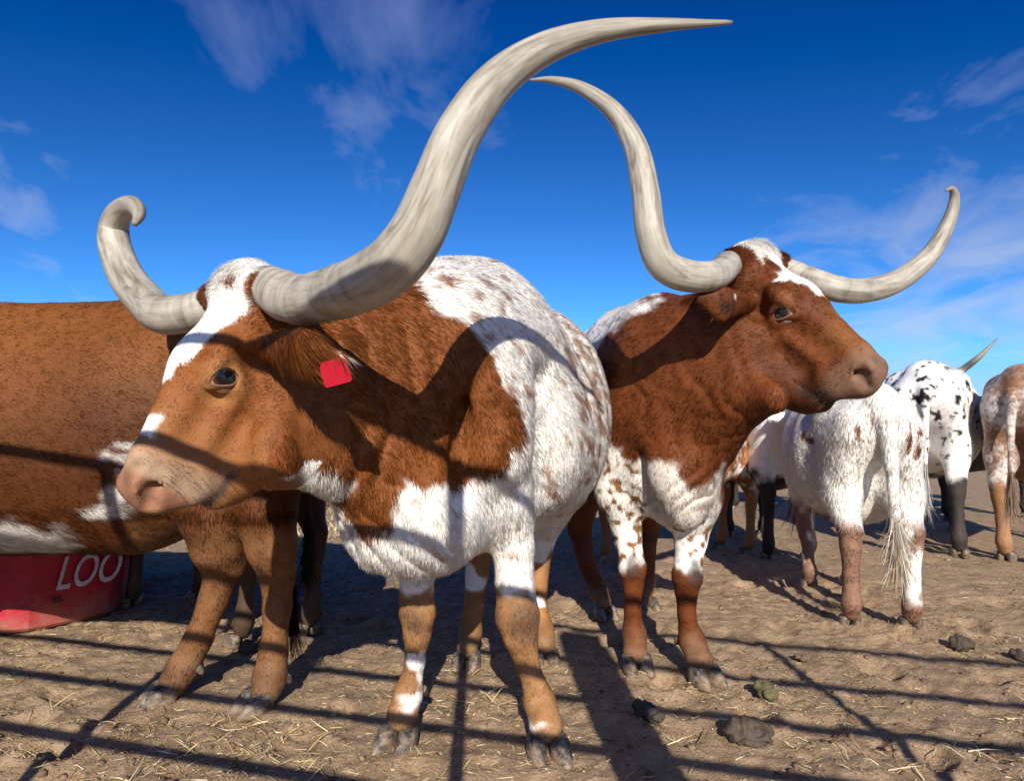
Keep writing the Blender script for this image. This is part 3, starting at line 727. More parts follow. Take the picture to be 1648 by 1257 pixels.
        hc = hc * (1 - er[:, None]) + (TAN * 1.05)[None] * er[:, None]
        bw = np.interp(hq[:, 0], [-.05, .03, .14, .25, .33, .345], [.115, .085, .070, .056, .022, -.02])
        wm = sstep(-.004, .006, bw - np.abs(hq[:, 1] - .018 + .06 * hq[:, 0])) * sstep(-.14, -.10, hl_[:, 2])
        spot = sstep(.0, .012, field(hq, [((.05, .035, .01), (.03, .022, .08))])); wm = wm * (1 - spot)
        snip = sstep(-.003, .006, .028 - np.abs(hq[:, 0] - .44)) * sstep(-.004, .008, .042 - np.abs(hq[:, 1] + .012)) * sstep(-.10, -.06, hl_[:, 2]); wm = np.maximum(wm, snip)
        thr = sstep(-.29, -.31, hq[:, 2] - .12 * (hq[:, 0] - .2)) * sstep(.42, .36, hq[:, 0]); wm = np.maximum(wm, thr)
        hc = hc * (1 - wm[:, None]) + WHITE[None] * wm[:, None]
        mz = sstep(.455, .52, hq[:, 0] - .1 * (hl_[:, 2] + .1)) * sstep(-.205, -.17, hq[:, 2]); hc = hc * (1 - mz[:, None] * .7) + (np.array([.38, .28, .19])[None] * (.35 + 1.25 * fbm(p, 46, 3, 92))[:, None]) * mz[:, None] * .7
        lip = sstep(-.178, -.192, hq[:, 2]) * sstep(-.212, -.200, hq[:, 2]) * sstep(.43, .47, hq[:, 0]); hc = hc * (1 - lip[:, None] * .85) + np.array([.07, .055, .05])[None] * lip[:, None] * .85
        nose = sstep(.535, .552, hl_[:, 0] - .12 * np.abs(hl_[:, 1])) * sstep(-.16, -.14, hl_[:, 2]); pk = PINK[None] * (.75 + .5 * fbm(p, 60, 2, 91))[:, None]
        hc = hc * (1 - nose[:, None]) + pk * nose[:, None]
        nh = field(hl_ * np.array([1, 1, 1]), [((.572, s_ * .048, -.078), (.03, .022, .024)) for s_ in (1, -1)]); nh = sstep(.004, .012, nh) * (hl_[:, 0] < .582); hc = hc * (1 - nh[:, None] * .8) + np.array([.05, .018, .014])[None] * nh[:, None] * .8  # nostril hollow: its inner shade is put into the skin colour
        c = c * (1 - hm[:, None]) + hc * hm[:, None]
        # white throat, legs
        th = sstep(-.004, .012, field(q, [(505, 785, 1.66, 60, 26, .25), (450, 792, 1.6, 60, 18, .2)])); c = paint(c, th * (1 - hm), WHITE)
        z = leg_t(p); lg = sstep(.485, .455, z) * (1 - hm); front = p[:, 1] < 2.5
        lc = np.where(front[:, None], np.array([[.33, .17, .072]]), (TAN * .75)[None]) * (.62 + .76 * fbm(p, 15, 3, 85))[:, None]
        kn = field(q, [(842, 1005, 2.08, 27, 36, .08), (668, 1000, 2.14, 20, 26, .07)]); 
        c = c * (1 - lg[:, None]) + lc * lg[:, None]
        c = paint(c, sstep(-.02, .02, kn) * .7, (.10, .055, .035))
        wl = np.maximum(sstep(-.003, .01, field(q, [(678, 1095, 2.17, 11, 42, .06), (672, 1063, 2.17, 20, 14, .06), (664, 1130, 2.17, 26, 9, .08), (862, 1163, 2.10, 26, 8, .08)])), 0)
        c = paint(c, wl, WHITE)
        c = paint(c, sstep(.15, .03, p[:, 2] + (fbm(p, 20, 2, 86) - .5) * .12) * .6, (.27, .185, .115))
        hs = (~front) & (p[:, 2] < .62); hp = sstep(.52, .6, fbm(p, 9, 2, 95)) * hs * (p[:, 2] > .22); c = paint(c, hp * .8, WHITE)
        return c
    e0 = nrm((.25, .8, -.5)); e1 = nrm(np.cross(e0, (0, 0, 1.0))); e2 = np.cross(e0, e1); FL = np.stack([e1, e2, e0], 1).astype(np.float32)
    V, Q, N = skin(root, S, .0078, coat, extra=extra)
    eyes(root, H); face_bristles(root, H, 1, 5)
    horn(root, [H.w(.03, .06, -.05), H.w(.03, .115, -.05), P(480, 482, 1.44), P(555, 466, 1.33), P(622, 432, 1.25), P(668, 378, 1.21), P(702, 300, 1.19), P(738, 215, 1.19), P(795, 135, 1.20), P(872, 80, 1.21), P(965, 50, 1.22), P(1065, 40, 1.23), P(1178, 35, 1.24)],
         [.052, .052, .053, .054, .053, .050, .045, .042, .038, .030, .021, .013, .003], seed=1)
    horn(root, [H.w(.03, -.06, -.05), H.w(.035, -.10, -.06), P(268, 507, 1.74), P(233, 483, 1.81), P(204, 447, 1.86), P(186, 402, 1.90), P(183, 368, 1.91), P(192, 343, 1.88), P(207, 331, 1.84), P(219, 334, 1.80), P(223, 347, 1.78), P(216, 362, 1.77)],
         [.050, .050, .050, .049, .047, .043, .039, .034, .028, .023, .017, .006], seed=2)
    hoof(root, (*fl[-1][:2] + np.array([.006, -.03]), 0), (.22, -1), 1.0, True, fl[-3]); hoof(root, (*fr[-1][:2] + np.array([-.012, -.03]), 0), (-.35, -1), .98, True, fr[-3])
    hoof(root, (*hr[-1][:2] + np.array([0, -.03]), 0), (-.15, -1), .92, True, hr[-2]); hoof(root, (*hl[-1][:2] + np.array([0, -.03]), 0), (.1, -1), .92, True, hl[-2])
    # fur
    def length(p, n):
        hl_ = H.l(p); L = np.full(len(p), .025, np.float32); L = np.where(p[:, 2] < .5, .012, L); L = np.where((p[:, 2] < .68) & (p[:, 2] >= .5), .024, L)
        ish = (hl_[:, 0] > -.02) & (hl_[:, 2] > -.33) & (np.abs(hl_[:, 1]) < .16)
        L = np.where(ish, np.interp(hl_[:, 0], [-.02, .06, .16, .35, .5], [.034, .022, .011, .009, .006]), L)
        L = np.where(field(p, [(495, 570, 1.39, 80, 60, .12)]) > 0, .052, L)
        br = field(p, [(600, 610, 1.86, 135, 150, .5), (700, 650, 2.0, 118, 145, .42)]); L = np.where((br > 0) & ~ish, .018, L)
        return L
    def dens(c):
        hl_ = H.l(c); d = np.full(len(c), 120000.0); ish = (hl_[:, 0] > -.02) & (hl_[:, 2] > -.33) & (np.abs(hl_[:, 1]) < .16)
        d = np.where(ish, 190000, d); d = np.where(ish & (hl_[:, 0] > .535), 0, d)
        er = np.minimum(np.linalg.norm((hl_ - np.array([.283, .1, -.068])) * (1, .5, 1.25), axis=1), np.linalg.norm((hl_ - np.array([.283, -.1, -.068])) * (1, .5, 1.25), axis=1))
        d = np.where(er < .036, 0, d); d = np.where(c[:, 1] > 2.85, d * .35, d); return d
    fur(root, V, Q, N, S, coat, length, dens, wid=.0015, seed=11, maxn=270000)
    # ear tag
    tp = P(533, 579, 1.335); a = H.d((.05, .5, -.9)); a = nrm(np.array([.30, -.05, -.9])); b = nrm(np.array([.95, -.25, .22])); nn = np.cross(b, a); V = []; 
    out = [(-.022, 0), (.022, 0), (.030, .014), (.030, .048), (.026, .052), (-.026, .052), (-.030, .048), (-.030, .014)]
    for s_ in (-.0012, .0012): V += [tp + b * x + a * y + nn * (s_ + 1.4 * (x * x)) for x, y in out]
    F = [tuple(range(8)), tuple(range(15, 7, -1))] + [(i, (i + 1) % 8, 8 + (i + 1) % 8, 8 + i)[::-1] for i in range(8)]
    tg_ = mesh_obj('ear_tag', V, F, simple('tag_red', (.36, .003, .012), .4, var=.06, bump=.05), root, smooth_=False); tg_['label'] = 'plain red plastic ear tag'
    bt, bf = sweep([tp + a * .012 - nn * .004, tp + a * .012 + nn * .006], [.007, .007], 12); mesh_obj('tag_stud', bt, bf, simple('stud_red', (.3, .003, .012), .4, bump=0), tg_)
    return fl, fr, hr, hl

# ---------------------------------------------------------------- the second steer, looking right
def steer_two():
    root = thing('longhorn_steer', 'dark red longhorn steer looking right with white-splashed forehead and speckled white forelegs', 'steer', (.6, 3.1, 0), 'longhorn cattle in the yard')
    H = Head(rot(-54, 43, 6), 1.08, -1, P(1258, 503, 2.25), 1.22)
    S = Sdf(); BK = (-.15, .8, -.5)
    S.limb(P(1055, 640, 2.95), P(985, 660, 3.55), (.26, .38), (.33, .40), .12, flow=BK)
    S.limb(P(985, 650, 3.55), P(965, 620, 3.95), (.30, .34), (.24, .27), .12, flow=BK)
    S.limb(P(1060, 525, 2.82), P(1010, 540, 3.2), (.08, .11), (.11, .12), .14, flow=(-.2, 1, -.2))
    S.limb(P(1000, 560, 3.2), P(965, 575, 3.8), (.13, .13), (.14, .13), .12, flow=(-.2, 1, -.2))
    S.limb(P(1075, 640, 2.78), P(1050, 640, 2.95), (.20, .34), (.24, .36), .12, flow=BK)
    S.limb(P(1010, 640, 2.85), P(995, 790, 2.88), (.11, .15), (.09, .09), .10, up=(0, -1, 0), flow=(0, .3, -1))
    S.limb(P(1130, 680, 2.72), P(1125, 800, 2.76), (.09, .13), (.08, .09), .10, up=(0, -1, 0), flow=(0, .3, -1))
    S.limb(P(1088, 755, 2.66), P(1060, 770, 2.85), (.135, .175), (.14, .15), .12, flow=(0, .1, -1))
    S.limb(P(1100, 812, 2.66), P(1088, 815, 2.75), (.07, .095), (.08, .09), .08, flow=(0, .1, -1))
    S.limb(P(1045, 730, 2.66), P(1058, 850, 2.68), (.014, .02), (.016, .02), .09, op=-1)
    S.limb(P(1085, 610, 2.75), P(1140, 580, 2.55), (.19, .30), (.135, .25), .14, flow=(-.5, .4, -.6))
    S.limb(P(1140, 580, 2.55), P(1195, 555, 2.42), (.13, .24), (.10, .17), .10, flow=(-.5, .4, -.6))
    S.limb(P(1150, 690, 2.6), P(1195, 640, 2.42), (.07, .13), (.05, .10), .10, flow=(-.2, .1, -1))
    S.limb(P(1195, 635, 2.42), P(1245, 640, 2.26), (.05, .09), (.05, .055), .08, flow=(-.2, .1, -1))
    f1 = [P(995, 790, 2.88), P(1008, 850, 2.88), P(1015, 893, 2.87), P(1018, 915, 2.86), P(1019, 940, 2.87), P(1019, 980, 2.88), P(1019, 1002, 2.89), P(1020, 1020, 2.89), P(1021, 1037, 2.865), P(1022, 1050, 2.845)]
    leg(S, f1, [.085, .064, .051, .057, .043, .034, .037, .050, .045, .053])
    f2 = [P(1125, 800, 2.76), P(1112, 870, 2.76), P(1108, 905, 2.75), P(1106, 928, 2.74), P(1105, 952, 2.75), P(1105, 990, 2.76), P(1108, 1011, 2.77), P(1114, 1031, 2.77), P(1120, 1048, 2.745), P(1125, 1062, 2.718)]
    leg(S, f2, [.085, .064, .052, .059, .043, .034, .038, .052, .047, .056])
    h1 = [P(950, 700, 3.75), P(935, 790, 3.65), P(932, 850, 3.82), P(945, 910, 3.76), P(962, 950, 3.70), P(970, 970, 3.64)]
    leg(S, h1, [.19, .12, .065, .044, .050, .046], .05)
    h2 = [P(1040, 700, 3.85), P(1035, 790, 3.8), P(1045, 845, 3.95), P(1042, 890, 3.9), P(1040, 935, 3.86), P(1038, 955, 3.82)]
    leg(S, h2, [.17, .12, .06, .044, .048, .046], .05)
    head_skin(S, H, ears=((1, (-.1, .9, -.2)),), ear_len=.17, eb=(.08, -.15))
    ef = (-.9, 0, -.4)
    S.limb(P(1205, 486, 2.36), P(1163, 490, 2.20), (.028, .03), (.020, .058), .03, up=(0, -.25, 1), flow=ef); S.limb(P(1163, 490, 2.20), P(1126, 480, 2.16), (.020, .058), (.009, .022), .02, up=(0, -.25, 1), flow=ef)
    S.ball(P(1168, 494, 2.165), (.055, .012, .036), .012, op=-1, ax=(-1, -.3, 0), up=(0, -.25, 1))
    def extra(p):
        cb = P(1090, 810, 2.6); mb = sstep(.24, .1, np.linalg.norm(p - cb.astype(np.float32), axis=1)); br_ = mb * (np.abs(np.sin((p[:, 0] * .9 - p[:, 2] * .8 + (fbm(p, 6, 2, 64) - .5) * .2) * 48)) - .5) * .007
        c = P(1130, 640, 2.5); m = sstep(.36, .12, np.linalg.norm((p - c.astype(np.float32)) * (1, .8, .8), axis=1))
        q = p[:, 0] + .2 * p[:, 2] + (fbm(p, 5, 2, 62) - .5) * .22
        return br_ + m * (np.abs(np.sin(q * 40)) ** 1.5 - .5) * .0045
    def coat(p):
        p = np.asarray(p, np.float32); q = p + (np.stack([fbm(p, 20, 3, 21), fbm(p, 20, 3, 22), fbm(p, 20, 3, 23)], 1) - .5) * .06
        hgold = fbm(p, 9, 3, 182); shade = (.55 + .9 * fbm(p, 5, 3, 181))[:, None]; c = RED_BROWN[None] * shade * np.ones((len(p), 1)); hl_ = H.l(p); hq = hl_ + (q - p) * .5
        hm = (hl_[:, 0] > -.04) & (np.abs(hl_[:, 1]) < .15) & (hl_[:, 2] > -.34) & (hl_[:, 2] < .2) & (hl_[:, 0] < .7)
        sp = sstep(.53, .61, vnoise(p, 46, 571) * .6 + vnoise(p, 29, 572) * .4)
        # white along the back, belly, brisket and upper legs
        top = sstep(-.03, .04, field(q, [(1010, 505, 2.95, 62, 36, .28), (955, 545, 3.4, 80, 45, .5)]) + (fbm(p, (22, 6, 22), 2, 175) - .55) * .12)
        c = paint(c, top * .92, WHITE)
        ch = sstep(-.008, .02, field(q, [(1062, 800, 2.62, 56, 68, .3), (1125, 842, 2.6, 58, 72, .3), (1050, 850, 2.7, 60, 60, .4), (1158, 775, 2.6, 14, 34, .2)]))
        vv = sstep(-.006, .016, field(q, [(1112, 735, 2.6, 30, 58, .3)])); ch = ch * (1 - vv)
        ch = ch * (p[:, 2] > .48); grey = (.7 + .5 * fbm(p, 12, 2, 176))[:, None]
        c = c * (1 - ch[:, None]) + (WHITE * np.array([.80, .76, .72]))[None] * grey * ch[:, None]
        lw = sstep(-.01, .02, field(q, [(985, 815, 2.86, 58, 105, .3), (1012, 862, 2.86, 42, 52, .2), (1112, 872, 2.74, 50, 50, .2)])) * (p[:, 1] < 3.2)
        lcol = WHITE[None] * (1 - sp[:, None]) + (TAN * .6)[None] * sp[:, None]; c = c * (1 - lw[:, None]) + lcol * lw[:, None]
        kn = sstep(-.012, .018, field(q, [(1021, 912, 2.80, 15, 22, .1), (1118, 925, 2.7, 13, 24, .1)])); c = paint(c, kn * .8, (.06, .045, .04))
        low = sstep(.2, .04, p[:, 2] + (fbm(p, 20, 2, 87) - .5) * .12); c = paint(c, low * .6, (.23, .155, .095)); c = c * np.where(p[:, 2] < .5, .6 + .8 * fbm(p, 14, 3, 88), 1.0)[:, None]
        # face
        bw = np.interp(hq[:, 0], [-.04, .02, .12, .22, .30, .31], [.075, .06, .045, .04, .014, -.02])
        wm = sstep(-.004, .006, bw - np.abs(hq[:, 1] + .002 + .0 * hq[:, 0])) * sstep(-.14, -.09, hl_[:, 2]) * hm
        sp2 = sstep(-.002, .006, field(hq, [((.115, -.03, -.005), (.045, .026, .08))])); wm = wm * (1 - sp2)
        arm = sstep(-.003, .005, field(hq, [((.185, -.05, -.01), (.016, .035, .06))])) * hm; c = paint(c, np.maximum(wm, arm), WHITE)
        gold = hm * sstep(-.10, -.04, hl_[:, 2]) * sstep(.12, .2, hl_[:, 0]) * sstep(.35, .65, hgold) * (1 - np.maximum(wm, arm)); c = paint(c, gold * .55, (.26, .11, .03))
        dk = sstep(.22, .42, hl_[:, 0]) * hm * sstep(-.09, -.17, hl_[:, 2]); c = paint(c, dk * .65, DBROWN * .8)
        mz = sstep(.475, .53, hq[:, 0] - .1 * (hl_[:, 2] + .1)) * hm * sstep(-.2, -.165, hq[:, 2]); c = paint(c, mz * .6, (.23, .14, .09))
        lip = sstep(-.178, -.192, hq[:, 2]) * sstep(-.212, -.200, hq[:, 2]) * sstep(.43, .47, hq[:, 0]) * hm; c = paint(c, lip * .75, (.045, .028, .02))
        nose = sstep(.54, .556, hl_[:, 0] - .12 * np.abs(hl_[:, 1])) * sstep(-.17, -.15, hl_[:, 2]) * hm
        c = c * (1 - nose[:, None]) + np.array([.19, .105, .068])[None] * (.6 + .6 * fbm(p, 60, 2, 191))[:, None] * nose[:, None]
        ea = sstep(.0, .02, field(p, [(1160, 488, 2.23, 36, 30, .10)])); c = paint(c, ea * .4, (.10, .04, .015)); ei = sstep(.0, .012, field(p, [(1176, 496, 2.17, 20, 17, .03)])); c = paint(c, ei * .85, (.03, .018, .012)); c = paint(c, sstep(.0, .006, field(p, [(1186, 476, 2.2, 7, 6, .05)])), WHITE * .7)
        return c
    V, Q, N = skin(root, S, .0098, coat, extra=extra)
    eyes(root, H, iris=(.12, .05, .02), lidc=(.12, .038, .012)); face_bristles(root, H, -1, 6)
    horn(root, [H.w(.03, -.05, -.05), H.w(.03, -.12, -.05), P(1150, 443, 2.20), P(1105, 444, 2.12), P(1066, 424, 2.08), P(1047, 375, 2.06), P(1038, 305, 2.06), P(1022, 235, 2.08), P(987, 178, 2.10), P(935, 141, 2.13), P(888, 128, 2.16), P(852, 128, 2.18)],
         [.050, .050, .050, .052, .049, .045, .042, .037, .029, .020, .012, .003], seed=3)
    horn(root, [H.w(.03, .05, -.05), H.w(.03, .12, -.05), P(1345, 464, 2.40), P(1400, 466, 2.46), P(1452, 447, 2.52), P(1498, 408, 2.56), P(1526, 358, 2.58), P(1536, 322, 2.57), P(1532, 304, 2.55), P(1522, 306, 2.53)],
         [.048, .048, .047, .045, .041, .034, .026, .019, .012, .003], seed=4)
    for L_, hd, k in ((f1, (.12, -1), .95), (f2, (.45, -1), 1.0), (h1, (.3, -1), .92), (h2, (.2, -1), .92)):
        d = nrm((*hd, 0)); hoof(root, (*(L_[-1][:2] + d[:2] * .03), 0), hd, k, True, L_[-3] if len(L_) > 8 else L_[-2])
    def length(p, n):
        hl_ = H.l(p); L = np.full(len(p), .016, np.float32); L = np.where(p[:, 2] < .55, .010, L)
        ish = (hl_[:, 0] > -.03) & (hl_[:, 2] > -.33) & (np.abs(hl_[:, 1]) < .16)
        L = np.where(ish, np.interp(hl_[:, 0], [-.03, .05, .12, .3, .5], [.05, .03, .014, .012, .008]), L); return L
    def dens(c):
        hl_ = H.l(c); d = np.full(len(c), 55000.0); ish = (hl_[:, 0] > -.03) & (hl_[:, 2] > -.33) & (np.abs(hl_[:, 1]) < .16)
        d = np.where(ish, 130000, d); d = np.where(ish & (hl_[:, 0] > .54), 0, d)
        er = np.linalg.norm((hl_ - np.array([.283, -.1, -.068])) * (1, .5, 1.25), axis=1); d = np.where(er < .036, 0, d); d = np.where(c[:, 1] > 3.3, d * .3, d); return d
    fur(root, V, Q, N, S, coat, length, dens, wid=.0018, seed=12, messy=.18, maxn=145000)

# ---------------------------------------------------------------- the brown cow on the left, seen from its left side
def cow_left():
    root = thing('longhorn_cow', 'rust brown cow with white belly patches at left edge, behind the front steer', 'cow', (-1.5, 2.6, 0), 'longhorn cattle in the yard')
    S = Sdf(); BK = (1, 0, -.35); Y = 2.62
    S.limb(P(-130, 670, Y), P(240, 690, Y), (.30, .40), (.34, .43), .12, flow=BK)
    S.limb(P(-320, 742, Y), P(200, 735, Y), (.29, .37), (.27, .34), .15, flow=(.8, 0, -.7))
    S.limb(P(250, 650, Y), P(410, 640, Y), (.28, .36), (.20, .28), .12, flow=(.7, 0, -.7))
    S.limb(P(-150, 545, Y), P(370, 540, Y), (.12, .125), (.12, .11), .12, flow=(1, 0, -.2))
    S.ball(P(290, 560, 2.45), .10, .1, flow=BK); S.ball(P(290, 560, 2.8), .10, .1)
    S.limb(P(-330, 620, Y), P(-150, 650, Y), (.22, .36), (.26, .38), .12, flow=BK)
    S.limb(P(-400, 600, Y), P(-620, 560, Y), (.16, .26), (.11, .18), .12, flow=(1, 0, -.4))
    S.limb(P(-400, 850, Y), P(-330, 840, Y), (.13, .14), (.14, .14), .12)
    for yy, o in ((2.46, 0), (2.8, 25)):
        leg(S, [P(-290 + o, 760, yy), P(-290 + o, 900, yy), (P(-290 + o, 900, yy) * (1, 1, 0) + (0.02, 0, .42)), (P(-290 + o, 900, yy) * (1, 1, 0) + (0, 0, .25)), (P(-290 + o, 900, yy) * (1, 1, 0) + (0, 0, .11)), (P(-290 + o, 900, yy) * (1, 1, 0) + (-.02, 0, .06))], [.12, .07, .055, .036, .045, .045])
    # near hind leg (set forward) and the other
    ha = [P(365, 700, 2.52), P(345, 830, 2.47), P(352, 878, 2.50), P(362, 912, 2.53), P(345, 965, 2.53), P(318, 1030, 2.53), P(296, 1072, 2.53), P(280, 1098, 2.52)]
    leg(S, ha, [.20, .115, .095, .070, .052, .050, .056, .052], .06); S.ball(P(381, 893, 2.54), (.035, .035, .05), .04, flow=(0, 0, -1))
    hb = [P(425, 700, 2.46), P(428, 820, 2.42), P(438, 880, 2.44), P(447, 925, 2.47), P(446, 980, 2.48), P(440, 1050, 2.48), P(435, 1090, 2.47), P(428, 1112, 2.45)]
    leg(S, hb, [.19, .105, .085, .062, .050, .046, .056, .052], .06)
    tl = [P(440, 620, 2.62), P(468, 690, 2.60), P(470, 780, 2.58), P(466, 870, 2.57)]
    leg(S, tl, [.05, .036, .028, .02], .04)
    S.ball(P(325, 842, 2.55), (.05, .06, .06), .05)
    hR = rot(185, 35, 0); HH = Head(hR, 1.0, 1, P(-700, 560, 2.5)); head_skin(S, HH)
    def coat(p):
        p = np.asarray(p, np.float32); q = p + (np.stack([fbm(p, 16, 3, 31), fbm(p, 16, 3, 32), fbm(p, 16, 3, 33)], 1) - .5) * .09
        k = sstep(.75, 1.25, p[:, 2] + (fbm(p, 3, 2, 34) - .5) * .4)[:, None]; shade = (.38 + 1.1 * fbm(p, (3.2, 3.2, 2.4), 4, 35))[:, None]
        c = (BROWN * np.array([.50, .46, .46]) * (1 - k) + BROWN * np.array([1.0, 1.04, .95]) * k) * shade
        w_ = sstep(-.02, .025, field(q, [(25, 872, 2.4, 80, 30, .4), (168, 800, 2.25, 20, 14, .3), (200, 740, 2.25, 22, 9, .2), (150, 832, 2.3, 24, 9, .3), (172, 735, 2.3, 9, 6, .2), (210, 720, 2.3, 20, 6, .2)]) + (fbm(p, (9, 9, 40), 2, 36) - .5) * .05)
        c = paint(c, w_ * .9, WHITE * .95)
        st = .0 * sstep(.62, .75, vnoise(p, (50, 20, 14), 37)) * sstep(.07, .0, np.abs(field(q, [(45, 660, 2.3, 60, 70, .4)]))); c = paint(c, st * .22, WHITE * .6)
        lg = sstep(.68, .58, p[:, 2]) * (p[:, 0] > -1.35); c = paint(c, lg * .85, np.array([.21, .095, .038])); c = c * (1 - lg[:, None] * (1 - (.45 + 1.0 * fbm(p, (13, 13, 7), 4, 38)[:, None]))); c = paint(c, sstep(.2, .03, p[:, 2] + (fbm(p, 18, 2, 39) - .5) * .16) * .55, (.26, .18, .11))
        dk = sstep(.16, .1, p[:, 2]); c = paint(c, dk * .5, DBROWN)
        ud = field(p, [(325, 842, 2.5, 55, 40, .2)]); c = paint(c, sstep(-.02, .02, ud) * .6, DBROWN)
        tm = sstep(.03, .0, np.abs(p[:, 0] - P(468, 780, 2.58)[0])) * (p[:, 1] > 2.5) * (p[:, 2] < 1.0); c = paint(c, tm * .8, DBROWN * .5)
        return c
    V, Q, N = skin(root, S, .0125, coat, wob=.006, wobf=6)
    switch_hair(root, [P(466, 860, 2.57), P(470, 950, 2.57), P(474, 1030, 2.57), P(482, 1060, 2.56)], .016, 260, lambda t: (.03, .014, .008), seed=5, wid=.0016)
    for L_, hd in ((ha, (-1, -.45)), (hb, (-.75, -.75))):
        d = nrm((*hd, 0)); hoof(root, (*(L_[-1][:2] + d[:2] * .035), 0), hd, .98, True, L_[-2])
    for yy, o in ((2.46, 0), (2.8, 25)): b = P(-290 + o, 900, yy); hoof(root, (b[0] - .05, b[1], 0), (-1, 0), .95, False)
    eyes(root, HH)
    horn(root, [HH.w(.03, .05, -.05), HH.w(.03, .12, -.05), HH.w(0, .3, 0), HH.w(-.05, .5, .1), HH.w(-.1, .6, .3)], [.045, .045, .038, .028, .004], seed=6, n=50); horn(root, [HH.w(.03, -.05, -.05), HH.w(.03, -.12, -.05), HH.w(0, -.3, 0), HH.w(-.05, -.5, .1), HH.w(-.1, -.6, .3)], [.045, .045, .038, .028, .004], seed=7, n=50)
    def length(p, n):
        L = np.full(len(p), .015, np.float32); L = np.where(p[:, 2] < .7, .030, L); L = np.where((p[:, 2] < .66) & (p[:, 0] > -1.45), .012, L); return L
    def dens(c): d = np.full(len(c), 62000.0); d = np.where(c[:, 0] < -2.2, 0, d); return d
    fur(root, V, Q, N, S, coat, length, dens, wid=.0018, seed=13, messy=.2, maxn=115000)

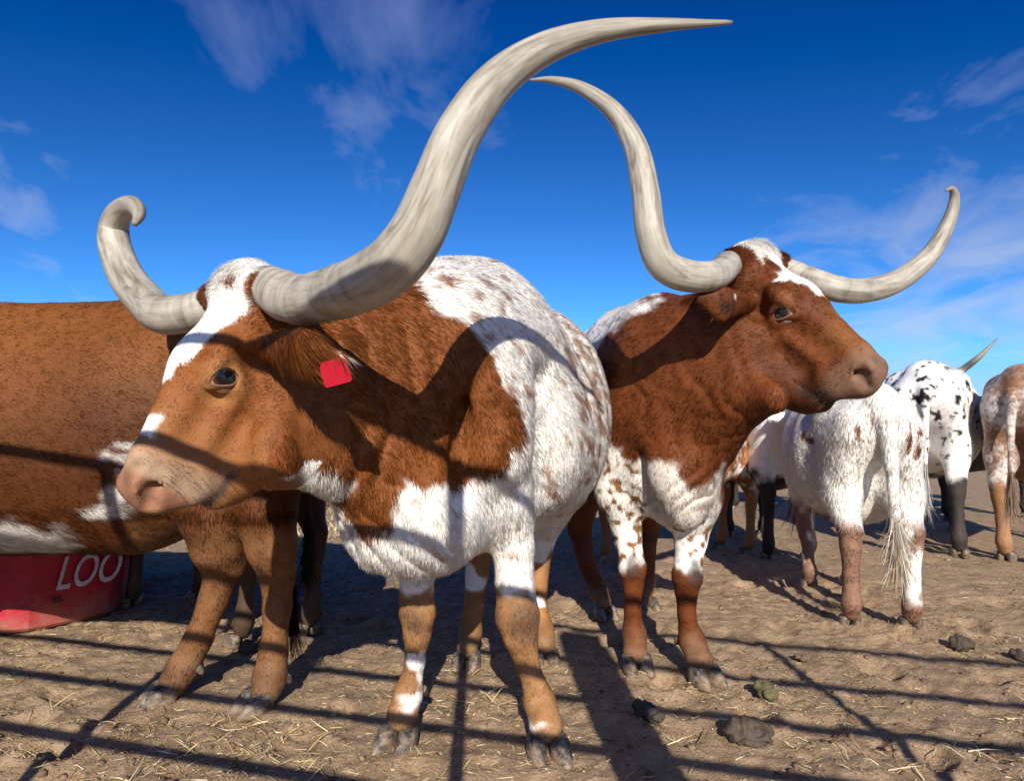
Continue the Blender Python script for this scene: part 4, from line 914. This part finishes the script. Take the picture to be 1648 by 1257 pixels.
# ---------------------------------------------------------------- the rest of the herd
def herd_cow(label, pos, yaw, ht, coat, fur_n=0, h=.013, name='longhorn_cow', cat='cow', tail_col=None, tail_bend=0.0, legs=None, fur_len=.02, horns=True, head_pitch=30, neck_drop=0.0, seed=0, hornspread=.55, tail_w=.018, horn_side=0, horn_pts=()):
    """a cow of withers height ht standing at pos and facing yaw degrees (0 = +X)"""
    root = thing(name, label, cat, (pos[0], pos[1], 0), 'longhorn cattle in the yard')
    k = ht / 1.35; R = rot(yaw, 0, 0); t = np.array([pos[0], pos[1], 0.0]); S = Sdf(); S.xf = (R, k, t); BK = (-1, 0, -.4); DN = (0, 0, -1)
    W = lambda x, y, z: R @ (np.array([x, y, z]) * k) + t
    S.limb((.35, 0, .92), (-.25, 0, .90), (.26, .35), (.32, .37), .12, flow=BK)
    S.limb((.15, 0, .80), (-.25, 0, .78), (.26, .28), (.28, .28), .14, flow=BK)
    S.limb((-.25, 0, 1.0), (-.62, 0, 1.03), (.27, .28), (.19, .2), .12, flow=BK)
    S.limb((.45, 0, 1.2), (-.65, 0, 1.2), (.09, .10), (.10, .09), .12, flow=(-1, 0, 0))
    S.limb((.5, 0, .98), (.38, 0, .95), (.20, .33), (.24, .35), .1, flow=BK)
    lg = legs or {}
    for sd in (1, -1):
        S.ball((-.50, .17 * sd, 1.14), .085, .09, flow=BK); S.ball((-.74, .09 * sd, 1.06), .07, .08, flow=DN)
        o = lg.get(('h', sd), 0.0); f_ = lg.get(('f', sd), 0.0)
        S.limb((-.58, .14 * sd, .98), (-.58, .155 * sd, .70), (.10, .21), (.08, .13), .1, up=(1, 0, 0), flow=DN)
        leg(S, [(-.58 + o * .2, .155 * sd, .70), (-.70 + o * .6, .15 * sd, .50), (-.70 + o * .75, .15 * sd, .42), (-.685 + o * .9, .15 * sd, .27), (-.68 + o, .15 * sd, .125), (-.66 + o, .15 * sd, .075)], [.095, .058, .048, .036, .047, .045], .05, DN)
        leg(S, [(.48, .15 * sd, .80), (.47 + f_ * .3, .15 * sd, .58), (.51 + f_ * .6, .15 * sd, .40), (.51 + f_ * .7, .15 * sd, .34), (.50 + f_ * .9, .15 * sd, .22), (.50 + f_, .15 * sd, .115), (.52 + f_, .15 * sd, .07)], [.11, .068, .052, .042, .034, .044, .044], .05, DN)
    S.limb((.62, 0, 1.05), (.98, 0, 1.16 - neck_drop), (.16, .25), (.11, .17), .12, flow=BK); S.limb((.66, 0, .74), (.5, 0, .7), (.12, .14), (.15, .14), .12, flow=DN)
    tb = tail_bend; tl = [(-.76, 0, 1.17), (-.84, tb * .2, 1.08), (-.85, tb * .6, .85), (-.84, tb, .60)]
    leg(S, tl, [tail_w * 2.4, tail_w * 1.8, tail_w * 1.35, tail_w], .04, DN)
    S.xf = None
    HH = Head(R @ rot(0, head_pitch, 0), .95 * k, 1, W(1.2, .1, 1.12 - neck_drop)); head_skin(S, HH)
    cf = lambda p: coat((np.asarray(p, np.float32) - t.astype(np.float32)) @ R.astype(np.float32) / k, HH.l(np.asarray(p, np.float32)))
    V, Q, N = skin(root, S, h, cf, wob=.006, wobf=6, it=1)
    if tail_col is not None:
        switch_hair(root, [W(-.84, tb * .9, .66), W(-.85, tb * 1.1, .5), W(-.845, tb * 1.2, .36), W(-.84, tb * 1.15, .26)], tail_w * 1.1, 260, tail_col, seed=8 + seed, wid=.0032)
    for sd in (1, -1):
        hoof(root, W(-.635 + lg.get(('h', sd), 0.0), .15 * sd, 0), R[:, 0], .9 * k, False); hoof(root, W(.545 + lg.get(('f', sd), 0.0), .15 * sd, 0), R[:, 0], .9 * k, False)
        if horns and sd == horn_side: horn(root, [HH.w(.03, .05 * sd, -.05), HH.w(.03, .12 * sd, -.05)] + [P(*q) for q in horn_pts], [.045, .045, .04, .03, .003], seg=14, n=40, seed=seed)
        elif horns: hs = hornspread; horn(root, [HH.w(.03, .05 * sd, -.05), HH.w(.03, .12 * sd, -.05), HH.w(.02, .3 * sd, -.02), HH.w(-.02, hs * .85 * sd, .10), HH.w(-.1, hs * 1.1 * sd, .28)], [.042, .042, .036, .026, .003], seg=14, n=40, seed=seed + sd)
    if fur_n: fur(root, V, Q, N, S, cf, lambda p, n: np.where(p[:, 2] < .5 * k, fur_len * .5, fur_len), fur_n, wid=.0030, seed=40 + seed, messy=.3, maxn=34000 if seed != 1 else 60000)
    return root
def spotted(base, col, f1=24, th=.66, soft=.05, dens=None, legcol=None, leg_z=.5, seed=0, streak=1.0):
    def c(p, hl):
        a = np.tile(np.asarray(base, np.float32), (len(p), 1)) * (.85 + .3 * fbm(p, 4, 2, 300 + seed))[:, None]
        n = vnoise(p, (f1, f1, f1 * streak), 301 + seed) * .6 + vnoise(p, f1 * .5, 302 + seed) * .4 + (fbm(p, 2.2, 2, 303 + seed) - .5) * .35
        a = paint(a, sstep(th, th + soft, n), col)
        if legcol is not None: a = paint(a, sstep(leg_z + .04, leg_z - .04, p[:, 2] + (fbm(p, 12, 2, 304 + seed) - .5) * .25), legcol)
        mz = sstep(.47, .54, hl[:, 0]) * (np.abs(hl[:, 1]) < .1) * (np.abs(hl[:, 2] + .1) < .2); return paint(a, mz * .8, (.2, .12, .09))
    return c

def build_herd():
    # young white cow seen from behind
    def white(p, hl):
        a = np.tile((WHITE * .98).astype(np.float32), (len(p), 1)) * (.92 + .14 * fbm(p, 5, 2, 320))[:, None]
        b = field(p, [((-.62, .13, 1.02), (.3, .018, .07)), ((-.62, .06, 1.08), (.3, .02, .03)), ((-.45, .2, .98), (.05, .3, .028)), ((-.38, .2, 1.0), (.03, .3, .03)), ((-.72, -.12, .98), (.3, .016, .075)), ((-.72, -.17, 1.02), (.3, .016, .025)), ((-.72, -.17, .93), (.3, .018, .035))])
        a = paint(a, sstep(-.004, .006, b + (vnoise(p, 60, 321) - .5) * .015), (.2, .07, .03))
        l = sstep(.60, .50, p[:, 2]) * sstep(.44, .56, fbm(p, (11, 11, 6), 2, 322) + .12 * (p[:, 2] < .3)); l = np.maximum(l, sstep(.17, .12, p[:, 2] + (fbm(p, 20, 2, 323) - .5) * .08)); a = paint(a, l * .92, (.19, .075, .03))
        return a
    herd_cow('white young cow seen from behind with brown lower legs and long pale tail', (1.93, 4.03), 79, 1.27, white, 42000, .0125, tail_col=lambda t: (.66, .60, .50) if t < .62 else (.42, .28, .15), tail_bend=-.03, legs={('h', 1): -.02, ('h', -1): .0, ('f', 1): -.28, ('f', -1): -.1}, fur_len=.03, seed=1, tail_w=.026, horns=False)
    # white cow with black specks, facing away to the right
    herd_cow('white cow with small black spots and dark legs, beside the white young cow', (3.72, 6.1), 58, 1.60, spotted(WHITE, BLACK, 44, .66, .05, legcol=(.05, .04, .035), leg_z=.5, seed=3), 16000, .019, tail_col=lambda t: (.5, .5, .48), tail_bend=.02, legs={('f', -1): .05}, seed=3, hornspread=.5, horn_side=-1, horn_pts=((1542, 600, 7.5), (1575, 575, 7.3), (1607, 543, 7.2)))
    # roan cow at the right edge
    def roan(p, hl):
        a = np.tile(np.array([.28, .175, .12], np.float32), (len(p), 1)); n = vnoise(p, 70, 330) * .5 + fbm(p, 6, 3, 331) * .5
        a = paint(a, sstep(.40, .62, n) * .75, WHITE * .85); a = paint(a, sstep(.52, .66, fbm(p, 3.5, 3, 332) + .25 * (p[:, 2] - .95)) * .8, (.2, .085, .035))
        return paint(a, sstep(.56, .46, p[:, 2] + (fbm(p, 8, 2, 333) - .5) * .2) * .9, (.30, .145, .06))
    herd_cow('roan cow with tan legs and hanging tail at the right edge', (4.36, 5.5), 38, 1.53, roan, 16000, .019, tail_col=lambda t: (.35, .25, .17), tail_bend=.03, seed=5, legs={('h', 1): .06}, horns=False)
    # cows standing behind the second steer
    herd_cow('white-tailed cow with dark legs behind the second steer\'s chin', (2.12, 5.85), 86, 1.36, spotted(WHITE * .95, (.3, .16, .08), 16, .66, .06, legcol=(.03, .02, .018), leg_z=.62, seed=7), 9000, .024, tail_col=lambda t: (.6, .56, .48) if t < .5 else (.06, .05, .045), seed=7, horns=False, tail_w=.028)
    def rr(p, hl):
        a = np.tile(np.array([.30, .125, .052], np.float32), (len(p), 1)); n = vnoise(p, 34, 340) * .5 + vnoise(p, 17, 341) * .5
        return paint(a, sstep(.52, .64, n) * sstep(.42, .55, p[:, 2]) * .85, WHITE * .9)
    herd_cow('red roan cow whose speckled hind leg shows behind the second steer\'s chest', (1.21, 5.25), 208, 1.34, rr, 9000, .024, seed=9, horns=False, tail_col=lambda t: (.3, .13, .06))
    herd_cow('black cow seen between the spotted cow and the roan cow', (5.35, 7.9), 20, 1.42, spotted((.02, .016, .015), (.035, .022, .016), 6, .6, .1, seed=15), 0, .026, seed=15, horns=False, tail_col=lambda t: (.02, .015, .012))
    herd_cow('dark brown cow far behind the second steer, in shade', (3.3, 8.6), 170, 1.36, spotted((.14, .045, .018), DBROWN, 6, .6, .1, legcol=(.03, .02, .015), leg_z=.55, seed=11), 0, .024, seed=11, horns=False, tail_col=lambda t: (.05, .03, .02))
    herd_cow('black brown cow whose legs show beneath the rust brown cow', (-1.55, 3.58), 142, 1.3, spotted((.055, .026, .014), (.03, .016, .01), 6, .6, .1, legcol=(.075, .045, .026), leg_z=.5, seed=13), 0, .022, seed=13, horns=False, tail_col=lambda t: (.03, .02, .015), legs={('h', 1): .1, ('f', 1): .06, ('f', -1): -.1})

# ---------------------------------------------------------------- things around
def pipe(name, a, b, r, m, parent, seg=12):
    V, F = sweep([np.asarray(a, float), np.asarray(b, float)], [r, r], seg); return mesh_obj(name, V, F, m, parent)
def build_fence():
    """pipe rail fence the picture is taken through; its shadow falls across the yard and the cattle"""
    m = simple('fence_pipe', (.10, .085, .075), .55, .4, .3, 14)
    root = thing('pipe_fence', 'steel pipe rail fence at the camera casting striped shadows over the yard', 'fence', (0, -.12, 0))
    fy = lambda x: -.12 - .30 * x
    for z in (.36, .57, .78, .99, 1.20, 1.40, 1.62, 1.88): pipe('rail', (-4.2, fy(-4.2), z), (4.6, fy(4.6), z), .0178, m, root)
    for x in (-3.75, -2.5, -1.25, -.05, 1.33, 2.6, 3.9): pipe('post', (x, fy(x) - .042, -.15), (x, fy(x) - .042, 1.92), .022, m, root)
    n = 26; rad = [.102 * (1 + .02 * sin(i * 1.7)) for i in range(n)]; V, F = sweep(np.stack([np.full(n, .50), np.full(n, -.42), np.linspace(-.2, 1.88, n)], 1) + np.stack([.006 * np.sin(np.arange(n) * .5), np.zeros(n), np.zeros(n)], 1), rad, 20)
    w_, t, b = mat('weathered_wood'); g = t.add('ShaderNodeTexCoord').outputs['Object']; nn = t.noise(t.add('ShaderNodeMapping', i_0=g, i_3=(30, 30, 2.5)).outputs[0], 2, 6, .7)
    t.l.new(t.ramp(nn, [(.3, (.07, .055, .045)), (.7, (.26, .22, .18))]), b.inputs['Base Color']); b.inputs['Roughness'].default_value = .9
    o = mesh_obj('gate_post', V, F, w_, loc=(.5, -.42, 0)); tag(o, 'thick round wooden post beside the camera with a broad shadow', 'post')

def build_tub():
    m, t, b = mat('red_plastic'); g = t.add('ShaderNodeTexCoord').outputs['Object']; n = t.noise(g, 9, 5, .6)
    oz = t.add('ShaderNodeSeparateXYZ', i_0=g).outputs[2]; du = t.math('SUBTRACT', t.math('MULTIPLY', t.noise(g, 14, 6, .7), 1.1), t.math('ADD', t.math('MULTIPLY', oz, 2.6), .12), True)
    cc = t.mix(t.math('MULTIPLY', du, 1.3, True), t.ramp(n, [(.3, (.34, .004, .022)), (.7, (.46, .010, .034))]), (.30, .20, .13))
    t.l.new(cc, b.inputs['Base Color']); b.inputs['Roughness'].default_value = .45
    cx, cy = -2.58, 3.72; root = thing('feed_tub', 'red plastic feed tub with white lettering, behind the rust brown cow', 'feed tub', (cx, cy, 0))
    def ring(r, z, m_=8, sub=5):
        out = []
        for i in range(m_):
            a0 = 2 * pi * (i + .5) / m_ + radians(12); a1 = a0 + 2 * pi / m_; p0 = np.array([cos(a0), sin(a0)]); p1 = np.array([cos(a1), sin(a1)])
            for k in range(sub):
                f = k / sub; q = p0 * (1 - f) + p1 * f; ln = np.linalg.norm(q); rr = .35 + .65 * 1; q = q / ln * (ln * .6 + .4)
                out.append((cx + q[0] * r, cy + q[1] * r, z))
        return out
    prof = [(.30, .004), (.46, .004), (.475, .02), (.525, .46), (.545, .47), (.548, .50), (.535, .51), (.515, .50), (.465, .03), (.30, .025)]
    V = []; F = []; 
    for r, z in prof: V += ring(r, z)
    N_ = 40
    F = [(i * N_ + j, i * N_ + (j + 1) % N_, (i + 1) * N_ + (j + 1) % N_, (i + 1) * N_ + j) for i in range(len(prof) - 1) for j in range(N_)]
    F.append(tuple(range(N_ - 1, -1, -1))); F.append(tuple((len(prof) - 1) * N_ + j for j in range(N_)))
    mesh_obj('tub', V, F, m, root, smooth_=False)
    ml = simple('print_white', (.55, .53, .56), .6, bump=0, var=.25, scale=30); mk = simple('print_dark', (.09, .004, .012), .6, bump=0, var=.03)
    # lettering on the facet that faces the camera: its centre direction
    best = min(range(8), key=lambda i: abs(((2 * pi * (i + 1) / 8 + radians(12)) % (2 * pi)) - radians(327)))
    a = 2 * pi * (best + 1) / 8 + radians(12); nrm2 = np.array([cos(a), sin(a), 0]); tx = np.array([-sin(a), cos(a), 0]); slope = nrm((nrm2 * -(-.05) + np.array([0, 0, .44]))); up = nrm(nrm2 * .05 + np.array([0, 0, .44]))
    nn = np.cross(tx, up)
    def word(txt, size, off, z, mm, shear):
        cu = bpy.data.curves.new('lettering', 'FONT'); cu.body = txt; cu.size = size; cu.extrude = .0008; cu.shear = shear; cu.offset = .0015; cu.materials.append(mm)
        rr = (.475 + (z - .02) / .44 * .05) * .955 + .016
        tmp = bpy.data.objects.new('lettering', cu); C.objects.link(tmp); bpy.context.view_layer.update(); me = bpy.data.meshes.new_from_object(tmp.evaluated_get(bpy.context.evaluated_depsgraph_get())); bpy.data.objects.remove(tmp)
        o = bpy.data.objects.new('lettering', me); C.objects.link(o); o.parent = root
        M = Matrix((tx, up, nn)).transposed().to_4x4(); M.translation = Vector(nrm2 * rr + tx * off + np.array([0, 0, z])); o.matrix_local = M @ Matrix.Diagonal((.62, 1, 1, 1))
    word('LOO', .23, -.10, .19, ml, .3); word('800-', .05, -.11, .125, mk, .1)

def build_back_fence():
    steel = simple('grey_steel', (.16, .18, .22), .5, .5, .2, 8); rust = simple('rusty_pipe', (.14, .065, .04), .7, .2, .3, 10); Y = 8.6
    root = thing('pipe_fence', 'grey steel panel with a rusty pipe rail in the dry grass beyond the yard', 'fence', (*G(500, 818)[:2] * 0 + P(500, 815, Y)[:2], 0))
    g = lambda px, py: P(px, py, Y); tb = .03
    pipe('frame_post', g(467, 775), (*g(467, 775)[:2], -.05), .035, steel, root); pipe('frame_post', g(512, 775), (*g(512, 775)[:2], -.05), .035, steel, root)
    pipe('frame_post', (*g(590, 775)[:2], -.05), g(590, 775), .035, steel, root)
    pipe('top_rail', g(440, 787), g(620, 789), .05, steel, root); pipe('rail', g(430, 813), g(640, 809), .035, rust, root); pipe('rail', g(430, 752), g(640, 750), .035, rust, root)
    c = P(560, 822, 9.6); V, F = sweep([(c[0] - .55, c[1], .0), (c[0] - .55, c[1], .03), (c[0] - .55, c[1], .36), (c[0] - .55, c[1], .40)], [.36, .38, .40, .38], 24)
    o = mesh_obj('water_trough', V, F, steel, loc=(c[0] - .55, c[1], 0)); tag(o, 'low round grey steel trough behind the pipe panel', 'trough')

def build_dung():
    def pat(px, py, rx, ry, hz, rgb, label, seed, lumps=3, yaw=0.0):
        c = G(px, py); r = np.random.default_rng(seed); S = Sdf()
        for i in range(lumps):
            f = i / max(1, lumps - 1); x = rx * (.5 - .55 * f) * (1 if i else .8) + r.normal(0, rx * .12); y = r.normal(0, ry * .25)
            rr = np.array([rx * (.75 - .22 * f), ry * (.85 - .2 * f), hz * (.5 + .12 * f)]); S.ball(c + np.array([x * cos(yaw) - y * sin(yaw), x * sin(yaw) + y * cos(yaw), hz * (.16 + .42 * f)]), rr, .012, ax=(cos(yaw), sin(yaw), 0))
        V, Q = S.mesh(.004); N = vnormals(V, Q)
        dv = V[:, :2] - c[:2] - np.array([rx * .3, -ry * .2]); fold = np.sin(np.hypot(dv[:, 0], dv[:, 1] * 1.3) * 230 + V[:, 2] * 120 + (fbm(V, 12, 2, seed) - .5) * 9) * .0055
        V = V + N * (fold + (fbm(V, 26, 4, seed + 2) - .5) * .022)[:, None]; V[:, 2] = np.maximum(V[:, 2], -.02)
        m_ = simple('dung_%d' % seed, rgb, .8, 0, .35, 40, .5, 160); o = mesh_obj('dung_pat', V, Q, m_, loc=c); tag(o, label, 'dung', 'dung on the yard')
    pat(1195, 1190, .085, .060, .050, (.075, .053, .038), 'folded grey brown dung pile in front of the second steer', 1, 5, .5)
    pat(1228, 1118, .045, .036, .04, (.10, .082, .036), 'greenish dung lump near the second steer\'s hoof', 2, 4, .2)
    pat(1036, 1152, .042, .036, .042, (.05, .038, .03), 'dark dung lump in the broad post shadow', 3, 4, .1)
    pat(1545, 1042, .06, .04, .045, (.06, .042, .03), 'dark dung clump on the dirt at right', 4, 5, .3)
    pat(1640, 1062, .05, .04, .035, (.055, .04, .03), 'dark dung clump at the right edge of the yard', 5, 2, .2)
    pat(1290, 1062, .035, .03, .02, (.12, .085, .055), 'small dry dung crumb beside the second steer\'s front hoof', 6, 2, .4)
    pat(395, 1052, .055, .045, .045, (.05, .034, .025), 'dark dung lump between the rust brown cow\'s hind legs', 7, 2, .9)

M_STRAW = attr_material('straw', .7, .2)
def build_litter():
    r = np.random.default_rng(5)
    def blades(n, pos, ln, wid, cols, lift, bend, name, label, cat):
        p = pos(n); n = len(p); z = ground_height(p[:, 0].copy(), p[:, 1].copy()); az = r.random(n) * 2 * pi; L = ln(n); el = lift(n); d = np.stack([np.cos(az) * np.cos(el), np.sin(az) * np.cos(el), np.sin(el)], 1)
        s = np.stack([-np.sin(az), np.cos(az), np.zeros(n)], 1); W = wid * (.6 + .8 * r.random(n))[:, None] * .5
        base = np.stack([p[:, 0], p[:, 1], z + .003], 1); bd = r.normal(0, bend, n)[:, None] * L[:, None]
        mid = base + d * L[:, None] * .5 + s * bd; tip = base + d * L[:, None] + s * bd * .2 - np.array([0, 0, 1]) * (np.sin(el) * L * .25)[:, None]
        zt = ground_height(tip[:, 0].copy(), tip[:, 1].copy()) + .003; tip[:, 2] = np.maximum(tip[:, 2], zt); zm = ground_height(mid[:, 0].copy(), mid[:, 1].copy()) + .004; mid[:, 2] = np.maximum(mid[:, 2], zm)
        up = np.array([0, 0, 1.0]); V = np.stack([base - s * W, base + s * W, base + up * W * 1.6, mid - s * W, mid + s * W, mid + up * W * 1.6, tip], 1).reshape(-1, 3)
        q = np.array([[0, 2, 5], [0, 5, 3], [2, 1, 4], [2, 4, 5], [3, 5, 6], [5, 4, 6]]); T = (np.arange(n)[:, None, None] * 7 + q[None]).reshape(-1, 3)
        cc = np.asarray(cols)[r.integers(0, len(cols), n)] * (.6 + .7 * r.random((n, 1)))
        o = mesh_obj(name, V, T, M_STRAW, col=np.repeat(cc, 7, 0), smooth_=False); tag(o, label, cat, kind='stuff')
    def scatter(n):
        d = 1.25 * (7.0 / 1.25) ** (r.random(n * 3) ** .9); x = d * (r.random(n * 3) * 1.9 - .95); p = np.stack([x, d], 1)
        w_ = fbm(np.stack([p[:, 0], p[:, 1], 0 * d], 1), 2.3, 3, 401); left = sstep(.5, -1.2, p[:, 0]) * .16
        k = r.random(len(p)) < sstep(.42, .70, w_ + left) * .9 + .10; return p[k][:n]
    cols = [(.52, .40, .20), (.60, .48, .27), (.40, .27, .12), (.66, .56, .36), (.33, .22, .11)]
    blades(9000, scatter, lambda n: .010 + .06 * r.random(n) ** 2.6, .0023, cols, lambda n: np.abs(r.normal(0, .16, n)), .10, 'straw', 'loose bits of straw scattered over the dirt', 'straw')
    blades(9000, scatter, lambda n: .005 + .014 * r.random(n), .0021, [(.48, .37, .2), (.56, .45, .27), (.30, .20, .10), (.13, .09, .055), (.08, .055, .035)], lambda n: np.abs(r.normal(0, .2, n)), .1, 'chaff', 'fine chaff and crumbs of hay trodden into the dirt', 'straw')
    def tufts(n):
        c = np.array([G(x, y)[:2] for x, y in ((375, 1165), (480, 1240), (400, 1235), (320, 1200), (140, 1215), (60, 1190), (520, 1225), (610, 1215), (250, 1238), (20, 1240), (560, 1185), (440, 1200), (1050, 1240), (1480, 1235), (1400, 1225), (1560, 1215), (800, 1140), (1090, 1185), (180, 1110), (90, 1150))])
        return c[r.integers(0, len(c), n)] + r.normal(0, .045, (n, 2))
    blades(170, tufts, lambda n: .03 + .08 * r.random(n), .0028, cols, lambda n: np.abs(r.normal(.15, .4, n)), .14, 'straw_tufts', 'wispy tufts of dry straw in the near dirt', 'straw')
    def far(n):
        y = 6.2 * (22 / 6.2) ** r.random(n); x = -y * (.15 + .75 * r.random(n)); return np.stack([x, y], 1)
    blades(9000, far, lambda n: .05 + .16 * r.random(n) ** 2, .010, [(.50, .39, .22), (.58, .47, .28), (.42, .31, .16), (.64, .54, .35)], lambda n: np.clip(r.normal(.9, .35, n), .1, 1.5), .1, 'dry_grass', 'pale dry grass beyond the yard', 'grass')
    # clods
    n = 4800; p = scatter(n) ; d = 1.25 * (6.5 / 1.25) ** r.random(n); p = np.stack([d * (r.random(n) * 1.9 - .95), d], 1); z = ground_height(p[:, 0].copy(), p[:, 1].copy())
    t_ = (1 + 5 ** .5) / 2; ico = np.array([(-1, t_, 0), (1, t_, 0), (-1, -t_, 0), (1, -t_, 0), (0, -1, t_), (0, 1, t_), (0, -1, -t_), (0, 1, -t_), (t_, 0, -1), (t_, 0, 1), (-t_, 0, -1), (-t_, 0, 1)]) / 1.9
    fi = np.array([(0, 11, 5), (0, 5, 1), (0, 1, 7), (0, 7, 10), (0, 10, 11), (1, 5, 9), (5, 11, 4), (11, 10, 2), (10, 7, 6), (7, 1, 8), (3, 9, 4), (3, 4, 2), (3, 2, 6), (3, 6, 8), (3, 8, 9), (4, 9, 5), (2, 4, 11), (6, 2, 10), (8, 6, 7), (9, 8, 1)])
    sz = (.0022 + .013 * r.random(n) ** 4)[:, None, None]; V = ico[None] * sz * (.65 + .7 * r.random((n, 12, 1))) * np.array([1, 1, .7]) + np.concatenate([p, z[:, None]], 1)[:, None, :]
    cc = np.array([.21, .14, .09])[None] * (.6 + .7 * r.random((n, 1)))
    o = mesh_obj('dirt_clods', V.reshape(-1, 3), (np.arange(n)[:, None, None] * 12 + fi[None]).reshape(-1, 3), attr_material('clod', .95, .1), col=np.repeat(cc, 12, 0)); tag(o, 'small crumbs and clods of dry dirt', 'dirt', kind='stuff')

# ---------------------------------------------------------------- build
FEET[:] = [tuple(G(x, y)[:2]) for x, y in ((640, 1180), (880, 1200), (745, 1060), (880, 1045), (1025, 1058), (1130, 1075), (255, 1115), (425, 1120))]
build_ground()
build_fence(); build_tub(); build_back_fence()
steer_one()
steer_two()
cow_left()
build_herd()
build_dung(); build_litter()
for _o in bpy.data.objects:
    if '_o' in _o: del _o['_o']
